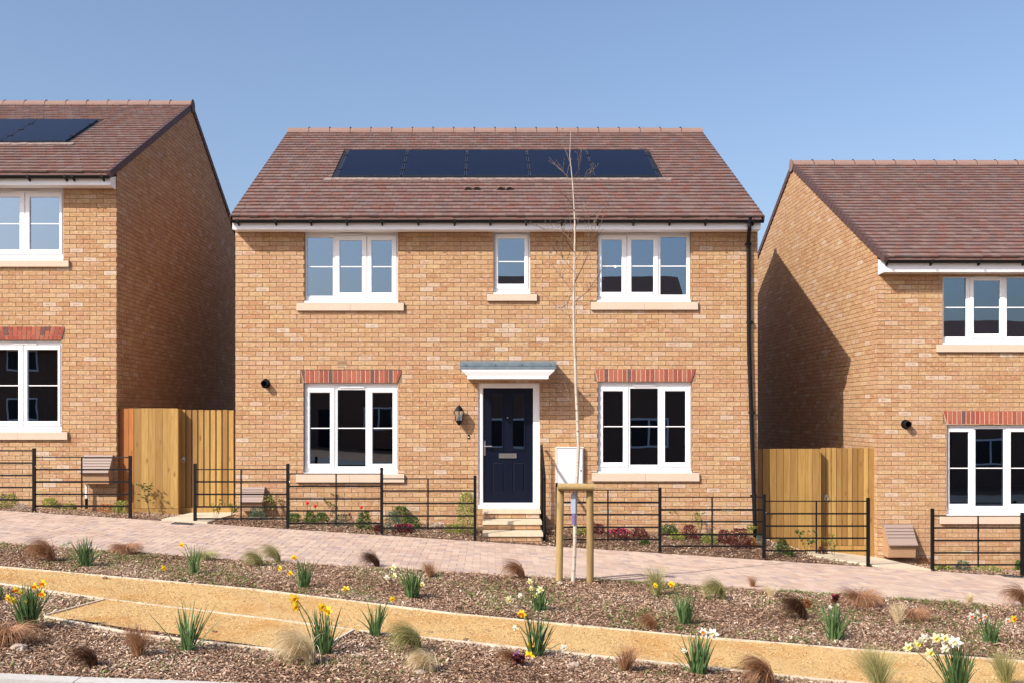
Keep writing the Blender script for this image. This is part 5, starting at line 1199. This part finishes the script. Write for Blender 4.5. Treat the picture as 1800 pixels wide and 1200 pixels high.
# ================================================================ bark chips, pebbles, weeds (uncountable)
def chips(name,n,samp,smin,smax,m,lift=.006,flat=.24,col=None):
    x,y=samp(n); n=len(x); z=H(x,y)+lift+NP.uniform(-.004,.012,n)
    L=NP.uniform(smin,smax,n)*NP.uniform(.6,1.3,n); Wd=L*NP.uniform(.12,.36,n); a=NP.uniform(0,2*np.pi,n); til=NP.normal(0,flat,n); rol=NP.normal(0,flat,n); bend=NP.uniform(-.15,.25,n)*L
    u=np.stack([np.cos(a)*np.cos(til),np.sin(a)*np.cos(til),np.sin(til)],1); s=np.stack([-np.sin(a)*np.cos(rol),np.cos(a)*np.cos(rol),np.sin(rol)],1)
    c=np.stack([x,y,z],1); N=np.cross(u,s); Lc=L[:,None]/2; Wc=Wd[:,None]/2
    k1=NP.uniform(.5,1,n)[:,None]; k2=NP.uniform(.5,1,n)[:,None]
    V=np.stack([c-u*Lc-s*Wc*k1,c-u*Lc*.9+s*Wc*k2,c+s*Wc+N*bend[:,None],c-s*Wc+N*bend[:,None],c+u*Lc*k2+s*Wc*.7,c+u*Lc-s*Wc*k1*.8],1).reshape(-1,3)
    i=np.arange(n)*6; F=np.stack([np.stack([i,i+3,i+2,i+1],1),np.stack([i+3,i+5,i+4,i+2],1)],1).reshape(-1,4)
    r=np.repeat(np.clip(NP.beta(1.1,1.3,n)+.14*np.sin(x*2.3+1)*np.sin(y*3.1+x),0,1) if col is None else col(n),2)
    return bulk(name,V,F,m,r)
def samp_upper(n):
    x=NP.uniform(-7.5,7.5,n); f=NP.uniform(0,1,n); a=np.interp(x,[-5.2,-2.4,-.3,1.8,3.4,5],[10.69,10.35,9.76,9.44,9.32,9.28]); b=np.interp(x,[-6,-3,0,2,6],[12.25,12.15,12.35,12.52,12.5]); y=a+.02+(b-a-.03)*f; y=y+np.where((NP.uniform(0,1,n)<.10)&((f<.04)|(f>.97)),NP.normal(0,.07,n),0); return x,y
def inspur(x,y):
    def side(p,q): return (q[0]-p[0])*(y-p[1])-(q[1]-p[1])*(x-p[0])
    s=[side(P0,P1),side(P1,P2),side(P2,P3),side(P3,P0)]
    return ((s[0]>0)&(s[1]>0)&(s[2]>0)&(s[3]>0))|((s[0]<0)&(s[1]<0)&(s[2]<0)&(s[3]<0))
def _spill(y,a,b,n): return y+np.where(NP.uniform(0,1,n)<.06,NP.uniform(-.07,.07,n),0)
def samp_lower(n):
    x=NP.uniform(-5.6,5.2,n); f=NP.uniform(0,1,n); a=np.interp(x,[-3.3,-1.6,2],[6.66,6.84,7.05]); b=np.interp(x,[-4.7,-3.5,-2.05,-1.17,-.1,1.0,1.6,2.5,5],[9.73,9.36,8.96,8.73,8.52,8.32,8.22,8.05,7.75]); y=a+.01+(b-a-.03)*f; y=y+np.where((NP.uniform(0,1,n)<.10)&(f>.95),np.abs(NP.normal(0,.08,n)),0); k=~inspur(x,y); return x[k],y[k]
def samp_house(n):
    x=NP.uniform(-9.2,9.2,n); y=NP.uniform(15.44,16.68,n)
    k=~((x>sx0-.02)&(x<sx1+.02)&(y>15.62)); k&=~((x>-5.0)&(x<-4.25)); k&=~((x>5.95-(y-15.44)*.9)&(x<6.75-(y-15.44)*.2)); return x[k],y[k]
tag(chips('bark_mulch',165000,samp_upper,.014,.046,M['chip'],.014))
chips('bark_mulch',135000,samp_lower,.012,.044,M['chip'],.012)
chips('bark_mulch',52000,samp_house,.018,.050,M['chip'],.014)
def samp_side(n):
    x=np.concatenate([NP.uniform(X(236,GY),-5.0,n//2),NP.uniform(xr,5.3,n//2)]); y=NP.uniform(16.6,16.92,len(x)); return x,y
chips('bark_mulch',1800,samp_side,.022,.06,M['chip'],.016)
def samp_gravel(n):
    x=NP.uniform(-6,5.2,n); f=NP.uniform(0,1,n); a=np.interp(x,[-4.7,-3.5,-2.05,-1.17,-.1,1.0,1.6,2.5,5],[9.73,9.36,8.96,8.73,8.52,8.32,8.22,8.05,7.75]); b=np.interp(x,[-5.2,-2.4,-.3,1.8,3.4,5],[10.69,10.35,9.76,9.44,9.32,9.28]); return x,a+.03+(b-a-.05)*f
def samp_spur(n):
    x=NP.uniform(-4,-.9,n); y=NP.uniform(7.7,9.4,n); k=inspur(x,y); return x[k],y[k]
chips('loose_gravel',60000,samp_gravel,.006,.018,M['pebble'],.008,.5,lambda n:NP.uniform(0,1,n))
chips('loose_gravel',30000,samp_spur,.006,.017,M['pebble'],.024,.5,lambda n:NP.uniform(0,1,n))
chips('bark_mulch',800,samp_gravel,.015,.04,M['chip'],.008)
def weeds(name,samp,n,seed,smin=.02,smax=.06):
    rr=random.Random(seed); mb=MB(); xs,ys=samp(n)
    for x,y in zip(xs,ys):
        x,y=float(x),float(y)
        dens=math.sin(x*1.7+y*2.3+seed)+math.sin(x*3.9-y*1.1)+rr.uniform(-1,1)
        if dens<.1: continue
        z=float(H(x,y))+.01
        for k in range(rr.randint(4,12)):
            a=rr.uniform(0,6.28); q=rr.uniform(0,.05); blade(mb,(x+q*math.cos(a),y+q*math.sin(a),z),(math.cos(a),math.sin(a),rr.uniform(.3,1.6)),rr.uniform(smin,smax),rr.uniform(.006,.014),.8,2,rr.random(),rr.uniform(0,3))
    o=mb.build(name,M['weed']); tag(o,'scattered green seedlings and grass blades in the bark','weeds',kind='stuff')
weeds('weeds',samp_upper,4200,1,.03,.085); weeds('weeds',samp_lower,1300,5,.02,.06)
def samp_edge(n):
    x=NP.uniform(1.2,6.5,n); return x,12.5-NP.uniform(0,.16,n)
weeds('weeds',samp_edge,420,9,.03,.07)
def samp_hw(n): x,y=samp_house(n); return x,y
weeds('weeds',samp_hw,260,13,.02,.05)

# ================================================================ houses across the road (seen in the window panes)
def far_house(x0,x1,yf,base,eave,ridge,dep,label):
    h=tag(empty('opposite_house',((x0+x1)/2,yf,base)),label,'house','houses on the other side of the road'); L_=Vector(h.location)
    def ad(n,mb,m): o=mb.build(n,m,h); o.location=-L_; return o
    mb=MB(); yb=yf-dep; ym=(yf+yb)/2
    mb.face([(x1,yf,base),(x0,yf,base),(x0,yf,eave),(x1,yf,eave)]); mb.face([(x0,yb,base),(x1,yb,base),(x1,yb,eave),(x0,yb,eave)])
    for xx in (x0,x1): mb.face([(xx,yf,base),(xx,yb,base),(xx,yb,eave),(xx,ym,ridge-.1),(xx,yf,eave)])
    ad('wall',mb,mat('far_brick',(.20,.11,.07),.9))
    mb=MB(); mb.prism([(yf+.35,eave-.12),(ym,ridge),(yb-.35,eave-.12),(yb-.35,eave-.2),(ym,ridge-.1),(yf+.35,eave-.2)],'x',x0-.1,x1+.1); rr_=ad('roof',mb,M['tile'])
    w=x1-x0
    for fx in (.2,.8):
        for z0,z1 in ((base+1,base+2.2),(base+3.6,base+4.7)):
            cx=x0+w*fx; mb=MB(); mb.box(cx-.8,cx+.8,yf,yf+.03,z0,z1); o=ad('window_frame',mb,M['pvc']); mb=MB(); mb.box(cx-.72,cx-.04,yf+.031,yf+.035,z0+.08,z1-.08); mb.box(cx+.04,cx+.72,yf+.031,yf+.035,z0+.08,z1-.08); ad('pane',mb,M['tray'])
    mb=MB(); mb.box(x0+w*.5-.48,x0+w*.5+.48,yf,yf+.04,base,base+2.1); ad('door',mb,M['navy'])
far_house(-1.0,8.4,-7.5,-.75,4.3,7.75,8.4,'brick house opposite, nearest one across the road')
far_house(-13,-4,-20,-.2,4.6,6.6,8.4,'brick house opposite, set back on the left')
far_house(-27,-16,-20,.3,5.2,7.4,8.4,'brick house opposite at the far left')
far_house(11.5,19.5,-12,-1.4,3.6,6.4,8.4,'brick house opposite, second from the right')
far_house(21,30,-12,-1.7,3.4,6.2,8.4,'brick house opposite at the far right')
print('objects',len(bpy.data.objects))
